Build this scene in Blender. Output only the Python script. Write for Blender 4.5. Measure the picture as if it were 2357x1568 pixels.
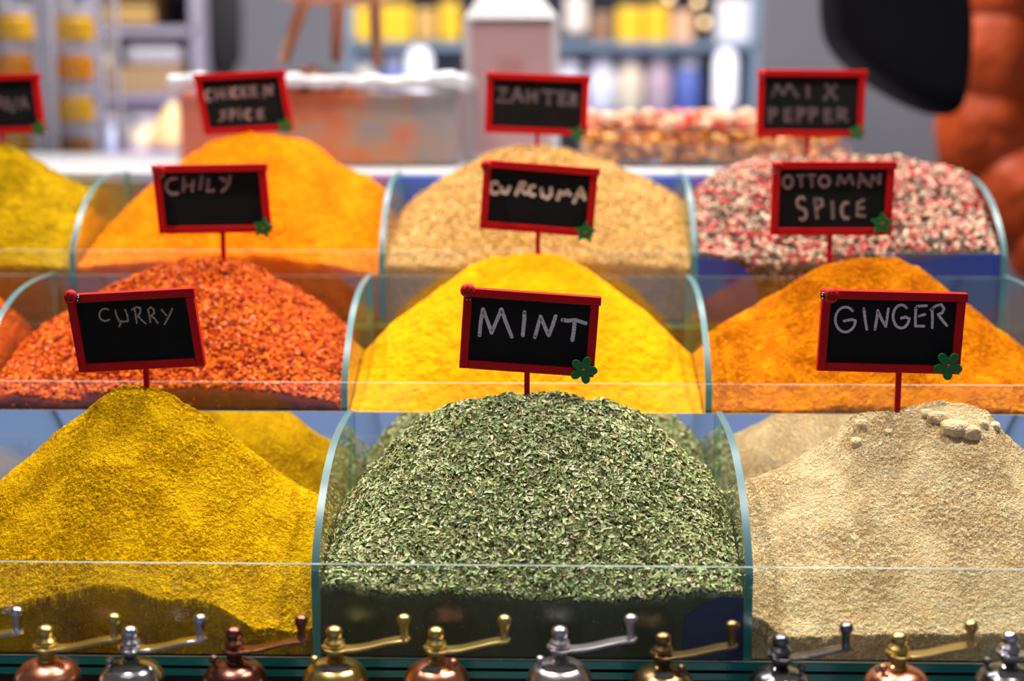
import bpy, bmesh, math, random
import numpy as np
from mathutils import Vector, Matrix, noise as mnoise
random.seed(7); rng = np.random.default_rng(11)
PI = math.pi
S = bpy.context.scene
for o in list(bpy.data.objects): bpy.data.objects.remove(o)
COL = S.collection

# ------------------------------------------------------------------ camera
CAM = Vector((0.0, -0.946, 0.3745)); PITCH = math.radians(9.0); YAW = math.radians(1.39); FPX = 2357*50/36
cd = bpy.data.cameras.new('camera'); cam = bpy.data.objects.new('camera', cd); COL.objects.link(cam)
cam.location = CAM; cam.rotation_euler = (PI/2-PITCH, 0, YAW)
cd.lens = 50; cd.sensor_width = 36; cd.clip_start = 0.05; cd.clip_end = 60
cd.dof.use_dof = True; cd.dof.focus_distance = 1.045; cd.dof.aperture_fstop = 2.7
S.camera = cam
FW = Vector((-math.sin(YAW)*math.cos(PITCH), math.cos(YAW)*math.cos(PITCH), -math.sin(PITCH)))
RT = Vector((math.cos(YAW), math.sin(YAW), 0)); UP = RT.cross(FW)
def P(px, py, Y):
    d = FW + RT*((px-1178.5)/FPX) + UP*((784-py)/FPX)
    return CAM + d*((Y-CAM.y)/d.y)
def mpp(Y): return (Y-CAM.y)/FPX*0.997

# ------------------------------------------------------------------ world, lights, exposure
def lin(r, g, b):
    f = lambda c: (c/255/12.92) if c/255 <= .04045 else ((c/255+.055)/1.055)**2.4
    return (f(r), f(g), f(b), 1)
W = bpy.data.worlds.new('world'); S.world = W; W.use_nodes = True
nt = W.node_tree; nt.nodes.clear()
out = nt.nodes.new('ShaderNodeOutputWorld'); bg = nt.nodes.new('ShaderNodeBackground')
tc = nt.nodes.new('ShaderNodeTexCoord'); sp = nt.nodes.new('ShaderNodeSeparateXYZ')
r1 = nt.nodes.new('ShaderNodeValToRGB'); mp = nt.nodes.new('ShaderNodeMapRange')
nt.links.new(tc.outputs['Generated'], sp.inputs[0]); nt.links.new(sp.outputs['Y'], mp.inputs[0])
mp.inputs[1].default_value = -1; mp.inputs[2].default_value = 1
nt.links.new(mp.outputs[0], r1.inputs[0])
r1.color_ramp.elements[0].color = (.8, 1.15, 2.1, 1); r1.color_ramp.elements[0].position = 0.06
r1.color_ramp.elements[1].color = (.30, .285, .27, 1); r1.color_ramp.elements[1].position = 0.11
zr = nt.nodes.new('ShaderNodeValToRGB'); ze = zr.color_ramp.elements   # blue band added low in the world for the mirror glass to reflect
ze[0].position = .345; ze[0].color = (0, 0, 0, 1); ze[1].position = .385; ze[1].color = (1, 1, 1, 1)
e3 = ze.new(.5); e3.color = (1, 1, 1, 1); e4 = ze.new(.56); e4.color = (0, 0, 0, 1)
m2 = nt.nodes.new('ShaderNodeMapRange'); m2.inputs[1].default_value = -1; m2.inputs[2].default_value = 1
nt.links.new(sp.outputs['Z'], m2.inputs[0]); nt.links.new(m2.outputs[0], zr.inputs[0])
mxw = nt.nodes.new('ShaderNodeMix'); mxw.data_type = 'RGBA'; mxw.inputs[6].default_value = (.30, .285, .27, 1)
nt.links.new(zr.outputs[0], mxw.inputs[0]); nt.links.new(r1.outputs[0], mxw.inputs[7]); nt.links.new(mxw.outputs[2], bg.inputs[0]); bg.inputs[1].default_value = 0.33
nt.links.new(bg.outputs[0], out.inputs[0])
def light(kind, name, loc, target, energy, size, color=(1, .95, .87), spot=None, sy=None):
    l = bpy.data.lights.new(name, kind); o = bpy.data.objects.new(name, l); COL.objects.link(o)
    o.location = loc; l.energy = energy; l.color = color
    if kind == 'AREA':
        l.size = size
        if sy: l.shape = 'RECTANGLE'; l.size_y = sy
    else: l.shadow_soft_size = size
    if spot: l.spot_size = math.radians(spot); l.spot_blend = .6
    o.rotation_euler = (Vector(target)-Vector(loc)).to_track_quat('-Z', 'Y').to_euler()
    return o
for x, y, e in ((-1.05, .62, 46), (-.55, .12, 60), (.0, .66, 46), (.6, .12, 60), (1.0, .62, 46)):
    light('SPOT', 'track_light', (x, y, 1.75), (x*.7, .2 if y > .3 else .02, .1), e*1.3, .04, (1, .94, .86), 84)
light('AREA', 'background_fill_light', (0, 1.7, 2.1), (-.2, 3.0, .3), 120, 2.0, (1, .96, .93), sy=1.0)  # unseen lamp added to brighten the background shelves
light('AREA', 'front_fill_light', (-.5, -.6, 2.3), (0, .6, .2), 4, 1.2, (1, .95, .9))  # weak fill added from the front, stands for no actual lamp
S.view_settings.view_transform = 'Standard'; S.view_settings.look = 'None'
S.view_settings.exposure = 0.0; S.view_settings.gamma = 1.0
try: S.view_settings.use_curve_mapping = False
except Exception: pass

# ------------------------------------------------------------------ materials
MATS = {}
def newmat(name):
    m = bpy.data.materials.new(name); m.use_nodes = True; MATS[name] = m
    n = m.node_tree; return m, n, n.nodes['Principled BSDF'], n.nodes['Material Output']
def simple(name, col, rough=.5, metal=0, spec=.5, bump=0, bscale=60, var=0.0, sheen=0):
    m, n, b, o = newmat(name)
    b.inputs['Base Color'].default_value = col; b.inputs['Roughness'].default_value = rough
    b.inputs['Metallic'].default_value = metal; b.inputs['Specular IOR Level'].default_value = spec
    t = n.nodes.new('ShaderNodeTexCoord'); nz = n.nodes.new('ShaderNodeTexNoise')
    nz.inputs['Scale'].default_value = bscale; nz.inputs['Detail'].default_value = 4
    n.links.new(t.outputs['Object'], nz.inputs['Vector'])
    if var:
        mx = n.nodes.new('ShaderNodeMix'); mx.data_type = 'RGBA'
        mx.inputs[6].default_value = tuple(c*(1-var) for c in col[:3])+(1,); mx.inputs[7].default_value = tuple(min(1, c*(1+var)) for c in col[:3])+(1,)
        n.links.new(nz.outputs['Fac'], mx.inputs[0]); n.links.new(mx.outputs[2], b.inputs['Base Color'])
    if bump:
        bp = n.nodes.new('ShaderNodeBump'); bp.inputs['Strength'].default_value = 1; bp.inputs['Distance'].default_value = bump
        n.links.new(nz.outputs['Fac'], bp.inputs['Height']); n.links.new(bp.outputs[0], b.inputs['Normal'])
    return m
def powder(name, c0, c1, s1=180, s2=900, b1=.0022, b2=.0007, disp=0, ds=230):
    m, n, b, o = newmat(name)
    b.inputs['Roughness'].default_value = .95; b.inputs['Specular IOR Level'].default_value = .08
    t = n.nodes.new('ShaderNodeTexCoord')
    A = n.nodes.new('ShaderNodeTexVoronoi'); A.inputs['Scale'].default_value = s1; A.inputs['Detail'].default_value = 1.5; A.inputs['Roughness'].default_value = .8
    B = n.nodes.new('ShaderNodeTexNoise'); B.inputs['Scale'].default_value = s2; B.inputs['Detail'].default_value = 2
    C = n.nodes.new('ShaderNodeTexNoise'); C.inputs['Scale'].default_value = 60; C.inputs['Detail'].default_value = 8; C.inputs['Roughness'].default_value = .75
    for q in (A, B, C): n.links.new(t.outputs['Object'], q.inputs['Vector'])
    r = n.nodes.new('ShaderNodeValToRGB'); r.color_ramp.elements[0].position = .35; r.color_ramp.elements[1].position = .62
    r.color_ramp.elements[0].color = c0; r.color_ramp.elements[1].color = c1
    n.links.new(C.outputs['Fac'], r.inputs[0]); n.links.new(r.outputs[0], b.inputs['Base Color'])
    if disp:
        dn = n.nodes.new('ShaderNodeTexNoise'); dn.inputs['Scale'].default_value = ds; dn.inputs['Detail'].default_value = 4; dn.inputs['Roughness'].default_value = .7
        dr = n.nodes.new('ShaderNodeMapRange'); dr.inputs[1].default_value = .36; dr.inputs[2].default_value = .62; dr.interpolation_type = 'SMOOTHSTEP'
        dd = n.nodes.new('ShaderNodeDisplacement'); dd.inputs['Scale'].default_value = disp; dd.inputs['Midlevel'].default_value = .6
        n.links.new(t.outputs['Object'], dn.inputs['Vector']); n.links.new(dn.outputs['Fac'], dr.inputs[0]); 
        ms = n.nodes.new('ShaderNodeTexNoise'); ms.inputs['Scale'].default_value = 22; ms.inputs['Detail'].default_value = 2; mr2 = n.nodes.new('ShaderNodeMapRange')
        mr2.inputs[1].default_value = .38; mr2.inputs[2].default_value = .64; mr2.inputs[3].default_value = disp*.5; mr2.inputs[4].default_value = disp*1.4
        n.links.new(t.outputs['Object'], ms.inputs['Vector']); n.links.new(ms.outputs['Fac'], mr2.inputs[0]); n.links.new(mr2.outputs[0], dd.inputs['Scale'])
        n.links.new(dr.outputs[0], dd.inputs['Height'])
        n.links.new(dd.outputs[0], o.inputs['Displacement'])
        m.displacement_method = 'BOTH'
    p1 = n.nodes.new('ShaderNodeBump'); p1.inputs['Distance'].default_value = b1
    p2 = n.nodes.new('ShaderNodeBump'); p2.inputs['Distance'].default_value = b2
    p1.invert = True; n.links.new(A.outputs['Distance'], p1.inputs['Height']); n.links.new(B.outputs['Fac'], p2.inputs['Height'])
    n.links.new(p1.outputs[0], p2.inputs['Normal']); n.links.new(p2.outputs[0], b.inputs['Normal'])
    return m
def island(name, stops, rough=.7, spec=.25):
    m, n, b, o = newmat(name)
    g = n.nodes.new('ShaderNodeNewGeometry'); r = n.nodes.new('ShaderNodeValToRGB'); r.color_ramp.interpolation = 'CONSTANT'
    e = r.color_ramp.elements
    e[0].position = 0; e[0].color = stops[0][1]; e[1].position = stops[1][0]; e[1].color = stops[1][1]
    for p, c in stops[2:]:
        x = e.new(p); x.color = c
    n.links.new(g.outputs['Random Per Island'], r.inputs[0]); n.links.new(r.outputs[0], b.inputs['Base Color'])
    b.inputs['Roughness'].default_value = rough; b.inputs['Specular IOR Level'].default_value = spec
    return m
def glass(name, tint, dust=.04, base=.04, dcol=(.8, .85, .82, 1), gloss=1.0, grough=.015, dustscale=9):
    m, n, b, o = newmat(name); n.nodes.remove(b)
    tr = n.nodes.new('ShaderNodeBsdfTransparent'); tr.inputs[0].default_value = tint
    gl = n.nodes.new('ShaderNodeBsdfGlossy'); gl.inputs['Roughness'].default_value = grough; gl.inputs[0].default_value = (gloss, gloss, gloss, 1)
    df = n.nodes.new('ShaderNodeBsdfDiffuse'); df.inputs[0].default_value = dcol
    lw = n.nodes.new('ShaderNodeLayerWeight'); lw.inputs[0].default_value = .5
    pw = n.nodes.new('ShaderNodeMath'); pw.operation = 'POWER'; pw.inputs[1].default_value = 4
    ma = n.nodes.new('ShaderNodeMath'); ma.operation = 'MULTIPLY_ADD'; ma.inputs[1].default_value = 1-base; ma.inputs[2].default_value = base
    n.links.new(lw.outputs['Facing'], pw.inputs[0]); n.links.new(pw.outputs[0], ma.inputs[0])
    m1 = n.nodes.new('ShaderNodeMixShader'); m2 = n.nodes.new('ShaderNodeMixShader')
    n.links.new(ma.outputs[0], m1.inputs[0]); n.links.new(tr.outputs[0], m1.inputs[1]); n.links.new(gl.outputs[0], m1.inputs[2])
    t = n.nodes.new('ShaderNodeTexCoord'); nz = n.nodes.new('ShaderNodeTexNoise'); nz.inputs['Scale'].default_value = dustscale; nz.inputs['Detail'].default_value = 6
    mm = n.nodes.new('ShaderNodeMath'); mm.operation = 'MULTIPLY'; mm.inputs[1].default_value = dust*2
    n.links.new(t.outputs['Object'], nz.inputs['Vector']); n.links.new(nz.outputs['Fac'], mm.inputs[0])
    n.links.new(mm.outputs[0], m2.inputs[0]); n.links.new(m1.outputs[0], m2.inputs[1]); n.links.new(df.outputs[0], m2.inputs[2])
    n.links.new(m2.outputs[0], o.inputs[0])
    return m
M_glass = glass('clear_glass', (.96, .985, .975, 1), .012, .018)
M_side = glass('divider_glass', (.95, .985, .97, 1), .008, .03)
M_clearback = glass('tinted_back_glass', (.86, .93, .88, 1), .015, .06)
M_mirror = glass('reflective_back_glass', (.3, .4, .4, 1), .03, .72, (.6, .7, .8, 1), .93)
M_semi = glass('half_reflective_glass', (.85, .9, .95, 1), .02, .10)
M_edge = simple('green_glass_edge', (.01, .34, .30, 1), .2, 0, 1.0, var=.3, bscale=30)
M_edge.node_tree.nodes['Principled BSDF'].inputs['Coat Weight'].default_value = .8
M_edge.node_tree.nodes['Principled BSDF'].inputs['Coat IOR'].default_value = 2.0
M_curve = simple('curved_edge_painted_sheen', (.07, .17, .19, 1), .34, 0, .6, var=.2, bscale=30)  # same glass edge, greyed to put the reflection from above into its colour
M_red = simple('red_painted_wood', lin(196, 2, 2), .5, spec=.22, bump=.0004, bscale=120, var=.12)
M_board = simple('chalkboard_black', (.006, .006, .007, 1), .75, spec=.2, var=.5, bscale=40)
M_green = simple('green_painted_wood', lin(8, 110, 30), .45, var=.1)
M_black = simple('black_gloss', (.012, .012, .014, 1), .3)
M_white = simple('white_plastic', (.66, .66, .69, 1), .4)
def chalk(name, col, a):
    m, n, b, o = newmat(name); b.inputs['Base Color'].default_value = col; b.inputs['Roughness'].default_value = .9
    t = n.nodes.new('ShaderNodeTexCoord'); nz = n.nodes.new('ShaderNodeTexNoise'); nz.inputs['Scale'].default_value = 1400; nz.inputs['Detail'].default_value = 2
    mr = n.nodes.new('ShaderNodeMapRange'); mr.inputs[1].default_value = .38; mr.inputs[2].default_value = .58; mr.inputs[3].default_value = a*.45; mr.inputs[4].default_value = a
    n.links.new(t.outputs['Object'], nz.inputs[0]); n.links.new(nz.outputs['Fac'], mr.inputs[0]); n.links.new(mr.outputs[0], b.inputs['Alpha'])
    return m
M_chalk = chalk('white_chalk', (.95, .86, .95, 1), 1.0); M_chalk2 = chalk('faint_chalk', (.9, .64, .6, 1), .30); M_chalk3 = chalk('very_faint_chalk', (.85, .64, .68, 1), .17)
M_wood = simple('dark_stained_wood', (.02, .009, .005, 1), .5, var=.4, bscale=12)
M_blue = simple('blue_plastic_sheet', lin(15, 60, 215), .35, bump=.003, bscale=25)

# ------------------------------------------------------------------ object helpers
def link(name, me, mats, parent=None, smooth=False, loc=None):
    o = bpy.data.objects.new(name, me); COL.objects.link(o)
    if not isinstance(mats, (list, tuple)): mats = [mats]
    for m in mats:
        if m: me.materials.append(m)
    if smooth: me.polygons.foreach_set('use_smooth', [True]*len(me.polygons))
    if parent: o.parent = parent
    if loc is not None: o.location = loc
    return o
def tag(o, label=None, cat=None, group=None, kind=None):
    if label: o['label'] = label
    if cat: o['category'] = cat
    if group: o['group'] = group
    if kind: o['kind'] = kind
    return o
def empty(name, loc, label=None, cat=None, group=None):
    o = bpy.data.objects.new(name, None); COL.objects.link(o); o.location = loc; o.empty_display_size = .02
    return tag(o, label, cat, group)
def npmesh(name, V, F):
    V = np.asarray(V, dtype=np.float32); F = np.asarray(F, dtype=np.int32); k = F.shape[1]
    me = bpy.data.meshes.new(name); me.vertices.add(len(V)); me.vertices.foreach_set('co', V.ravel())
    me.loops.add(F.size); me.loops.foreach_set('vertex_index', F.ravel())
    me.polygons.add(len(F)); me.polygons.foreach_set('loop_start', np.arange(0, F.size, k, dtype=np.int32))
    me.update(calc_edges=True); me.validate(); return me
class MB:
    def __init__(s): s.v = []; s.f = []; s.m = []
    def add(s, vs, fs, mi=0):
        b = len(s.v); s.v += [tuple(v) for v in vs]
        for f in fs: s.f.append([b+i for i in f]); s.m.append(mi)
    def box(s, a, b, mi=0, M=None, taper=None):
        x0, y0, z0 = a; x1, y1, z1 = b
        vs = [(x0,y0,z0),(x1,y0,z0),(x1,y1,z0),(x0,y1,z0),(x0,y0,z1),(x1,y0,z1),(x1,y1,z1),(x0,y1,z1)]
        if M: vs = [tuple(M @ Vector(v)) for v in vs]
        s.add(vs, [(0,3,2,1),(4,5,6,7),(0,1,5,4),(1,2,6,5),(2,3,7,6),(3,0,4,7)], mi)
    def lathe(s, prof, n=32, M=None, mi=0, sx=1, sy=1):
        vs = []; fs = []
        for r, z in prof:
            for i in range(n):
                a = 2*PI*i/n; v = Vector((r*math.cos(a)*sx, r*math.sin(a)*sy, z)); vs.append(M @ v if M else v)
        for j in range(len(prof)-1):
            for i in range(n):
                fs.append((j*n+i, j*n+(i+1) % n, (j+1)*n+(i+1) % n, (j+1)*n+i))
        fs.append(tuple(range(n))[::-1]); fs.append(tuple((len(prof)-1)*n+i for i in range(n)))
        s.add(vs, fs, mi)
    def tube(s, pts, rad, n=10, mi=0):
        pts = [Vector(p) for p in pts]; rr = rad if isinstance(rad, (list, tuple)) else [rad]*len(pts)
        vs = []; fs = []; up = Vector((0, 0, 1))
        for i, p in enumerate(pts):
            t = (pts[min(i+1, len(pts)-1)]-pts[max(i-1, 0)]).normalized()
            a = t.cross(up)
            if a.length < .05: a = t.cross(Vector((1, 0, 0)))
            a.normalize(); b = t.cross(a)
            for k in range(n):
                q = 2*PI*k/n; vs.append(p+(a*math.cos(q)+b*math.sin(q))*rr[i])
        for i in range(len(pts)-1):
            for k in range(n): fs.append((i*n+k, i*n+(k+1) % n, (i+1)*n+(k+1) % n, (i+1)*n+k))
        fs.append(tuple(range(n))[::-1]); fs.append(tuple((len(pts)-1)*n+k for k in range(n)))
        s.add(vs, fs, mi)
    def ball(s, c, r, n=16, sc=(1, 1, 1), M=None, mi=0):
        prof = [(max(1e-5, r*math.sin(PI*j/(n//2))), -r*math.cos(PI*j/(n//2))) for j in range(n//2+1)]
        T = Matrix.Translation(c) @ (M.to_4x4() if M else Matrix.Identity(4)) @ Matrix.Diagonal((*sc, 1))
        s.lathe(prof, n, T, mi)
    def build(s, name, mats, parent=None, smooth=False, loc=None, bevel=0, seg=2, off=None):
        me = bpy.data.meshes.new(name); V = s.v
        if off is not None: V = [(v[0]-off[0], v[1]-off[1], v[2]-off[2]) for v in V]
        me.from_pydata(V, [], s.f); me.polygons.foreach_set('material_index', s.m)
        bm = bmesh.new(); bm.from_mesh(me); bmesh.ops.recalc_face_normals(bm, faces=bm.faces); bm.to_mesh(me); bm.free()
        o = link(name, me, mats, parent, smooth, loc)
        if bevel:
            md = o.modifiers.new('bevel', 'BEVEL'); md.width = bevel; md.segments = seg; md.limit_method = 'ANGLE'
        if smooth:
            try: me.set_sharp_from_angle(angle=math.radians(40))
            except Exception: pass
        return o

# numpy fractal value noise
_T = rng.random((256, 256))
def vnoise(x, y):
    xi = np.floor(x).astype(int); yi = np.floor(y).astype(int); fx = x-xi; fy = y-yi
    fx = fx*fx*(3-2*fx); fy = fy*fy*(3-2*fy)
    a = _T[xi % 256, yi % 256]; b = _T[(xi+1) % 256, yi % 256]; c = _T[xi % 256, (yi+1) % 256]; d = _T[(xi+1) % 256, (yi+1) % 256]
    return (a*(1-fx)+b*fx)*(1-fy)+(c*(1-fx)+d*fx)*fy - .5
def fbm(x, y, scale, octv=4, gain=.55):
    s = 0; a = 1
    for i in range(octv):
        s = s + a*vnoise(x/scale*(2**i)+17.3*i+100, y/scale*(2**i)+5.1*i+100); a *= gain
    return s

# ------------------------------------------------------------------ the setting
def struct(name, a, b, mat):
    m = MB(); m.box(a, b); o = m.build(name, mat); o['kind'] = 'structure'; return o
M_wall = simple('grey_wall_paint', lin(150, 147, 158), .8, var=.04, bscale=3)
M_floor = simple('grey_floor_tiles', (.12, .11, .11, 1), .5, var=.15, bscale=4)
struct('floor', (-3.5, -1.0, -.90), (3.5, 5.0, -.85), M_floor)
struct('wall_back', (-3.5, 5.0, -.85), (3.5, 5.1, 2.6), M_wall)

# ------------------------------------------------------------------ glass tiers
DY, DZ, PH, BH = .2035, .0893, .068, .134
DIVPX = [([-275, 725, 1725, 2725], 1310), ([-888, -48, 792, 1632, 2472], 885), ([-548, 165, 878, 1600, 2314], 580)]
DX = [[P(x, py, r*DY).x for x in xs] for r, (xs, py) in enumerate(DIVPX)]
PROF = [(0, 0), (0, .062), (.004, .070), (.012, .081), (.023, .0925), (.036, .103), (.052, .1135), (.072, .1225), (.095, .1295), (.118, .1335), (.14, .1355), (.165, .1362), (.1925, .1362), (.1925, 0)]
_c = PROF[1:-1]; _f = []
for i in range(len(_c)-1):
    p0 = _c[max(i-1, 0)]; p1_, p2_, p3 = _c[i], _c[i+1], _c[min(i+2, len(_c)-1)]
    for k in range(4):
        t = k/4; _f.append(tuple(.5*((2*p1_[j])+(-p0[j]+p2_[j])*t+(2*p0[j]-5*p1_[j]+4*p2_[j]-p3[j])*t*t+(-p0[j]+3*p1_[j]-3*p2_[j]+p3[j])*t**3) for j in (0, 1)))
PROF = [PROF[0]]+_f+[_c[-1], PROF[-1]]
def divider(x, Yf, zf, parent):
    t = .0027; n = len(PROF); m = MB()
    vs = [(x-t, Yf+y, zf+z) for y, z in PROF]+[(x+t, Yf+y, zf+z) for y, z in PROF]
    m.add(vs, [tuple(range(n)), tuple(range(n, 2*n))[::-1]], 0)
    m.add(vs, [(i, (i+1) % n, n+(i+1) % n, n+i) for i in (0, n-2, n-1)], 1)
    m.add(vs, [(i, i+1, n+i+1, n+i) for i in range(1, n-2)], 2)
    bm_o = m.build('divider', [M_side, M_edge, M_curve], parent)
    bm = bmesh.new(); bm.from_mesh(bm_o.data); bmesh.ops.remove_doubles(bm, verts=bm.verts, dist=1e-6); bmesh.ops.recalc_face_normals(bm, faces=bm.faces)
    for f in bm.faces: f.smooth = f.material_index == 2
    for e in bm.edges: e.smooth = not (len(e.link_faces) == 2 and all(f.material_index == 2 for f in e.link_faces)) and False or all(f.material_index == 2 for f in e.link_faces)
    bm.to_mesh(bm_o.data); bm.free(); return bm_o
def pane(name, a, b, mg, parent, thin='Y'):
    m = MB(); x0, y0, z0 = a; x1, y1, z1 = b
    vs = [(x0,y0,z0),(x1,y0,z0),(x1,y1,z0),(x0,y1,z0),(x0,y0,z1),(x1,y0,z1),(x1,y1,z1),(x0,y1,z1)]
    fs = [(0,3,2,1),(4,5,6,7),(0,1,5,4),(1,2,6,5),(2,3,7,6),(3,0,4,7)]
    g = {'Y': (2, 4), 'Z': (0, 1)}[thin]
    for i, f in enumerate(fs): m.add([vs[k] for k in f], [(0, 1, 2, 3)], 0 if i in g else 1)
    return m.build(name, [mg, M_edge], parent)
TL = ['front tier of clear glass spice bins behind the row of grinders', 'middle tier of glass spice bins one step up behind the mint', 'rear tier of glass spice bins below the white counter top']
M_topedge = glass('panel_top_edge', (.55, .72, .68, 1), .3, .35, (.55, .68, .66, 1))
for r in range(3):
    Yf, zf, xs = r*DY, r*DZ, DX[r]
    root = empty('glass_bin_tier', (0, 0, 0), TL[r], 'display case', 'glass display tiers')
    fp = pane('front_panel', (xs[0], Yf-.004, zf), (xs[-1], Yf-.0002, zf+PH), M_glass, root)
    fp.data.materials[1] = M_topedge
    for x in xs: divider(x, Yf, zf, root)
    pane('back_panel', (xs[0], Yf+DY-.0095, zf), (xs[-1], Yf+DY-.0065, zf+BH), (M_mirror, M_clearback, M_semi)[r], root).data.materials[1] = M_topedge
    pane('floor_plate', (xs[0], Yf-.004, zf-.006), (xs[-1], Yf+DY-.0065, zf-.0005), M_glass, root, 'Z')
    if r == 0:
        pane('floor_plate', (xs[0], Yf-.006, zf-.0125), (xs[-1], Yf+DY-.0065, zf-.0075), M_glass, root, 'Z')
m = MB(); x0, x1 = DX[0][0], DX[0][-1]
m.box((-.72, -.004, -.14), (x1, DY-.0055, -.0135)); m.build('lower_step', M_wood, None)
st = bpy.data.objects['lower_step']; st.name = 'display_stand'
tag(st, 'dark stepped wooden stand carrying the glass bins', 'stand')
for k, (a, b) in enumerate((((DX[1][0], DY-.0055, -.14), (DX[1][-1], 2*DY-.0055, DZ-.0065)), ((DX[2][0], 2*DY-.0055, -.14), (DX[2][-1], 3*DY-.0005, 2*DZ-.0065)))):
    m = MB(); m.box(a, b); m.build('step', M_wood, st)
m = MB(); m.box((-1.1, -.004, -.85), (.82, .605, -.1405)); m.build('cabinet', M_wood, st)
M_ledge = simple('black_ledge', (.008, .006, .006, 1), .4)
m = MB(); m.box((-.85, -.16, -.162), (.85, -.0045, -.142)); m.box((-.85, -.05, -.85), (.85, -.0045, -.162))
tag(m.build('front_ledge', M_ledge), 'black ledge along the stall front holding the pepper mills', 'shelf')

# ------------------------------------------------------------------ heaps
class Heap:
    def __init__(s, r, k, Yp, sil, con, p=1.25, q=1.3, drop=.06, rough=(0.0012, .006), seed=0, smooth=5, floorz=None):
        s.r = r; s.Yf = r*DY+.0012; s.Yp = r*DY+Yp; s.Yb = r*DY+DY-.0115; s.zf = r*DZ+.0006
        s.x0 = DX[r][k]+.0034; s.x1 = DX[r][k+1]-.0034; s.p = p; s.q = q; s.drop = drop; s.rough = rough; s.seed = seed
        a = [P(x, y, s.Yp) for x, y in sil]; c = [P(x, y, s.Yf) for x, y in con]
        g = np.linspace(s.x0-.02, s.x1+.02, 240)
        f = lambda q_: np.interp(g, [v.x for v in q_], [v.z for v in q_])
        ker = np.exp(-np.linspace(-2, 2, 2*smooth+1)**2); ker /= ker.sum()
        pad = lambda z: np.convolve(np.pad(z, smooth, 'edge'), ker, 'valid')
        s.g = g; s.S = pad(f(a)); s.F = np.maximum(pad(f(c)), s.zf+.002)
    def z(s, x, y, detail=True):
        Sx = np.interp(x, s.g, s.S); Fx = np.interp(x, s.g, s.F); Sx = np.maximum(Sx, Fx+.001)
        t = np.clip((y-s.Yf)/(s.Yp-s.Yf), 0, 1); zf = Fx+(Sx-Fx)*(1-(1-t)**s.p)
        t2 = np.clip((y-s.Yp)/(s.Yb-s.Yp), 0, 1); zb = Sx-np.minimum(s.drop, (Sx-s.zf)*.7)*t2**s.q
        z = np.where(y < s.Yp, zf, zb)
        if detail:
            z = z+s.rough[0]*fbm(x+s.seed, y, s.rough[1], 4, .55)*2 + .0016*fbm(x+s.seed*2, y, .03, 3)*2
        return np.maximum(z, s.zf+.001)
    def base(s, name, mat, dx=.0009, inset=0, drop=0):
        dx = dx*.85; nx = int((s.x1-s.x0)/dx); ny = int((s.Yb-s.Yf)/dx); nf = 8
        X = np.linspace(s.x0, s.x1, nx); Y = np.linspace(s.Yf, s.Yb, ny)
        gx, gy = np.meshgrid(X, Y); gz = s.z(gx, gy)-drop
        top = np.stack([gx, gy, gz], -1)
        fr = []
        for j in range(nf):
            t = j/nf; zz = (s.zf+(gz[0]-s.zf)*t); yy = np.full(nx, s.Yf)+.0015*np.abs(fbm(X*1.0, zz+3, .008, 3))*(1 if 0 < j else .2)
            fr.append(np.stack([X, yy, zz], -1))
        fr = np.array(fr); bk = np.stack([X, np.full(nx, s.Yb), np.full(nx, s.zf)], -1)[None]
        G = np.concatenate([fr, top, bk], 0); R = G.shape[0]
        V = G.reshape(-1, 3); i = np.arange(R*nx).reshape(R, nx)
        F = np.stack([i[:-1, :-1], i[:-1, 1:], i[1:, 1:], i[1:, :-1]], -1).reshape(-1, 4)
        # side skirts and floor
        L = []
        sv = []; n0 = len(V)
        for col in (0, nx-1):
            c = G[nf:nf+ny, col].copy(); c[:, 2] = s.zf; sv.append(c)
        V = np.concatenate([V]+sv, 0)
        for q_, col in enumerate((0, nx-1)):
            a = i[nf:nf+ny, col]; b = n0+q_*ny+np.arange(ny)
            f = np.stack([a[:-1], a[1:], b[1:], b[:-1]], -1); L.append(f if q_ == 0 else f[:, ::-1])
        F = np.concatenate([F]+L+[np.array([[n0, n0+ny-1, n0+2*ny-1, n0+ny]])], 0)
        me = npmesh(name, V, F); return link(name, me, mat, smooth=True)
    def normal(s, x, y):
        e = .002; zx = (s.z(x+e, y, False)-s.z(x-e, y, False))/(2*e); zy = (s.z(x, y+e, False)-s.z(x, y-e, False))/(2*e)
        n = np.stack([-zx, -zy, np.ones_like(zx)], -1); return n/np.linalg.norm(n, axis=1)[:, None]
    def scatter(s, name, mat, tv, tf, n, ncliff, size, jit=.9, lift=.0012, parent=None, smooth=False, aniso=.25, ymax=None):
        yb = s.Yb if ymax is None else ymax
        x = rng.uniform(s.x0+.002, s.x1-.002, n); y = rng.uniform(s.Yf+.0012, yb, n)
        nn = s.normal(x, y); z = s.z(x, y); pos = np.stack([x, y, z], -1)
        if ncliff:
            xc = rng.uniform(s.x0+.002, s.x1-.002, ncliff); zc = s.zf+.003+(np.interp(xc, s.g, s.F)-s.zf-.003)*rng.random(ncliff)
            pc = np.stack([xc, np.full(ncliff, s.Yf+.0016), zc], -1)
            pos = np.concatenate([pos, pc]); nn = np.concatenate([nn, np.tile([[0, -1., .05]], (ncliff, 1))])
        N = len(pos)
        nn = nn+rng.normal(0, jit, (N, 3))*.45; nn /= np.linalg.norm(nn, axis=1)[:, None]
        if ncliff: nn[n:] = np.array([0, -1, 0])+rng.normal(0, .15, (ncliff, 3)); nn /= np.linalg.norm(nn, axis=1)[:, None]
        t = rng.normal(0, 1, (N, 3)); t -= (t*nn).sum(1)[:, None]*nn; t /= np.linalg.norm(t, axis=1)[:, None]
        b = np.cross(nn, t)
        sc = size*rng.uniform(.55, 1.35, N); sa = sc*rng.uniform(1-aniso, 1+aniso, N)
        pos[:n] += nn[:n]*rng.uniform(-.3, 1, n)[:, None]*lift
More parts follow.
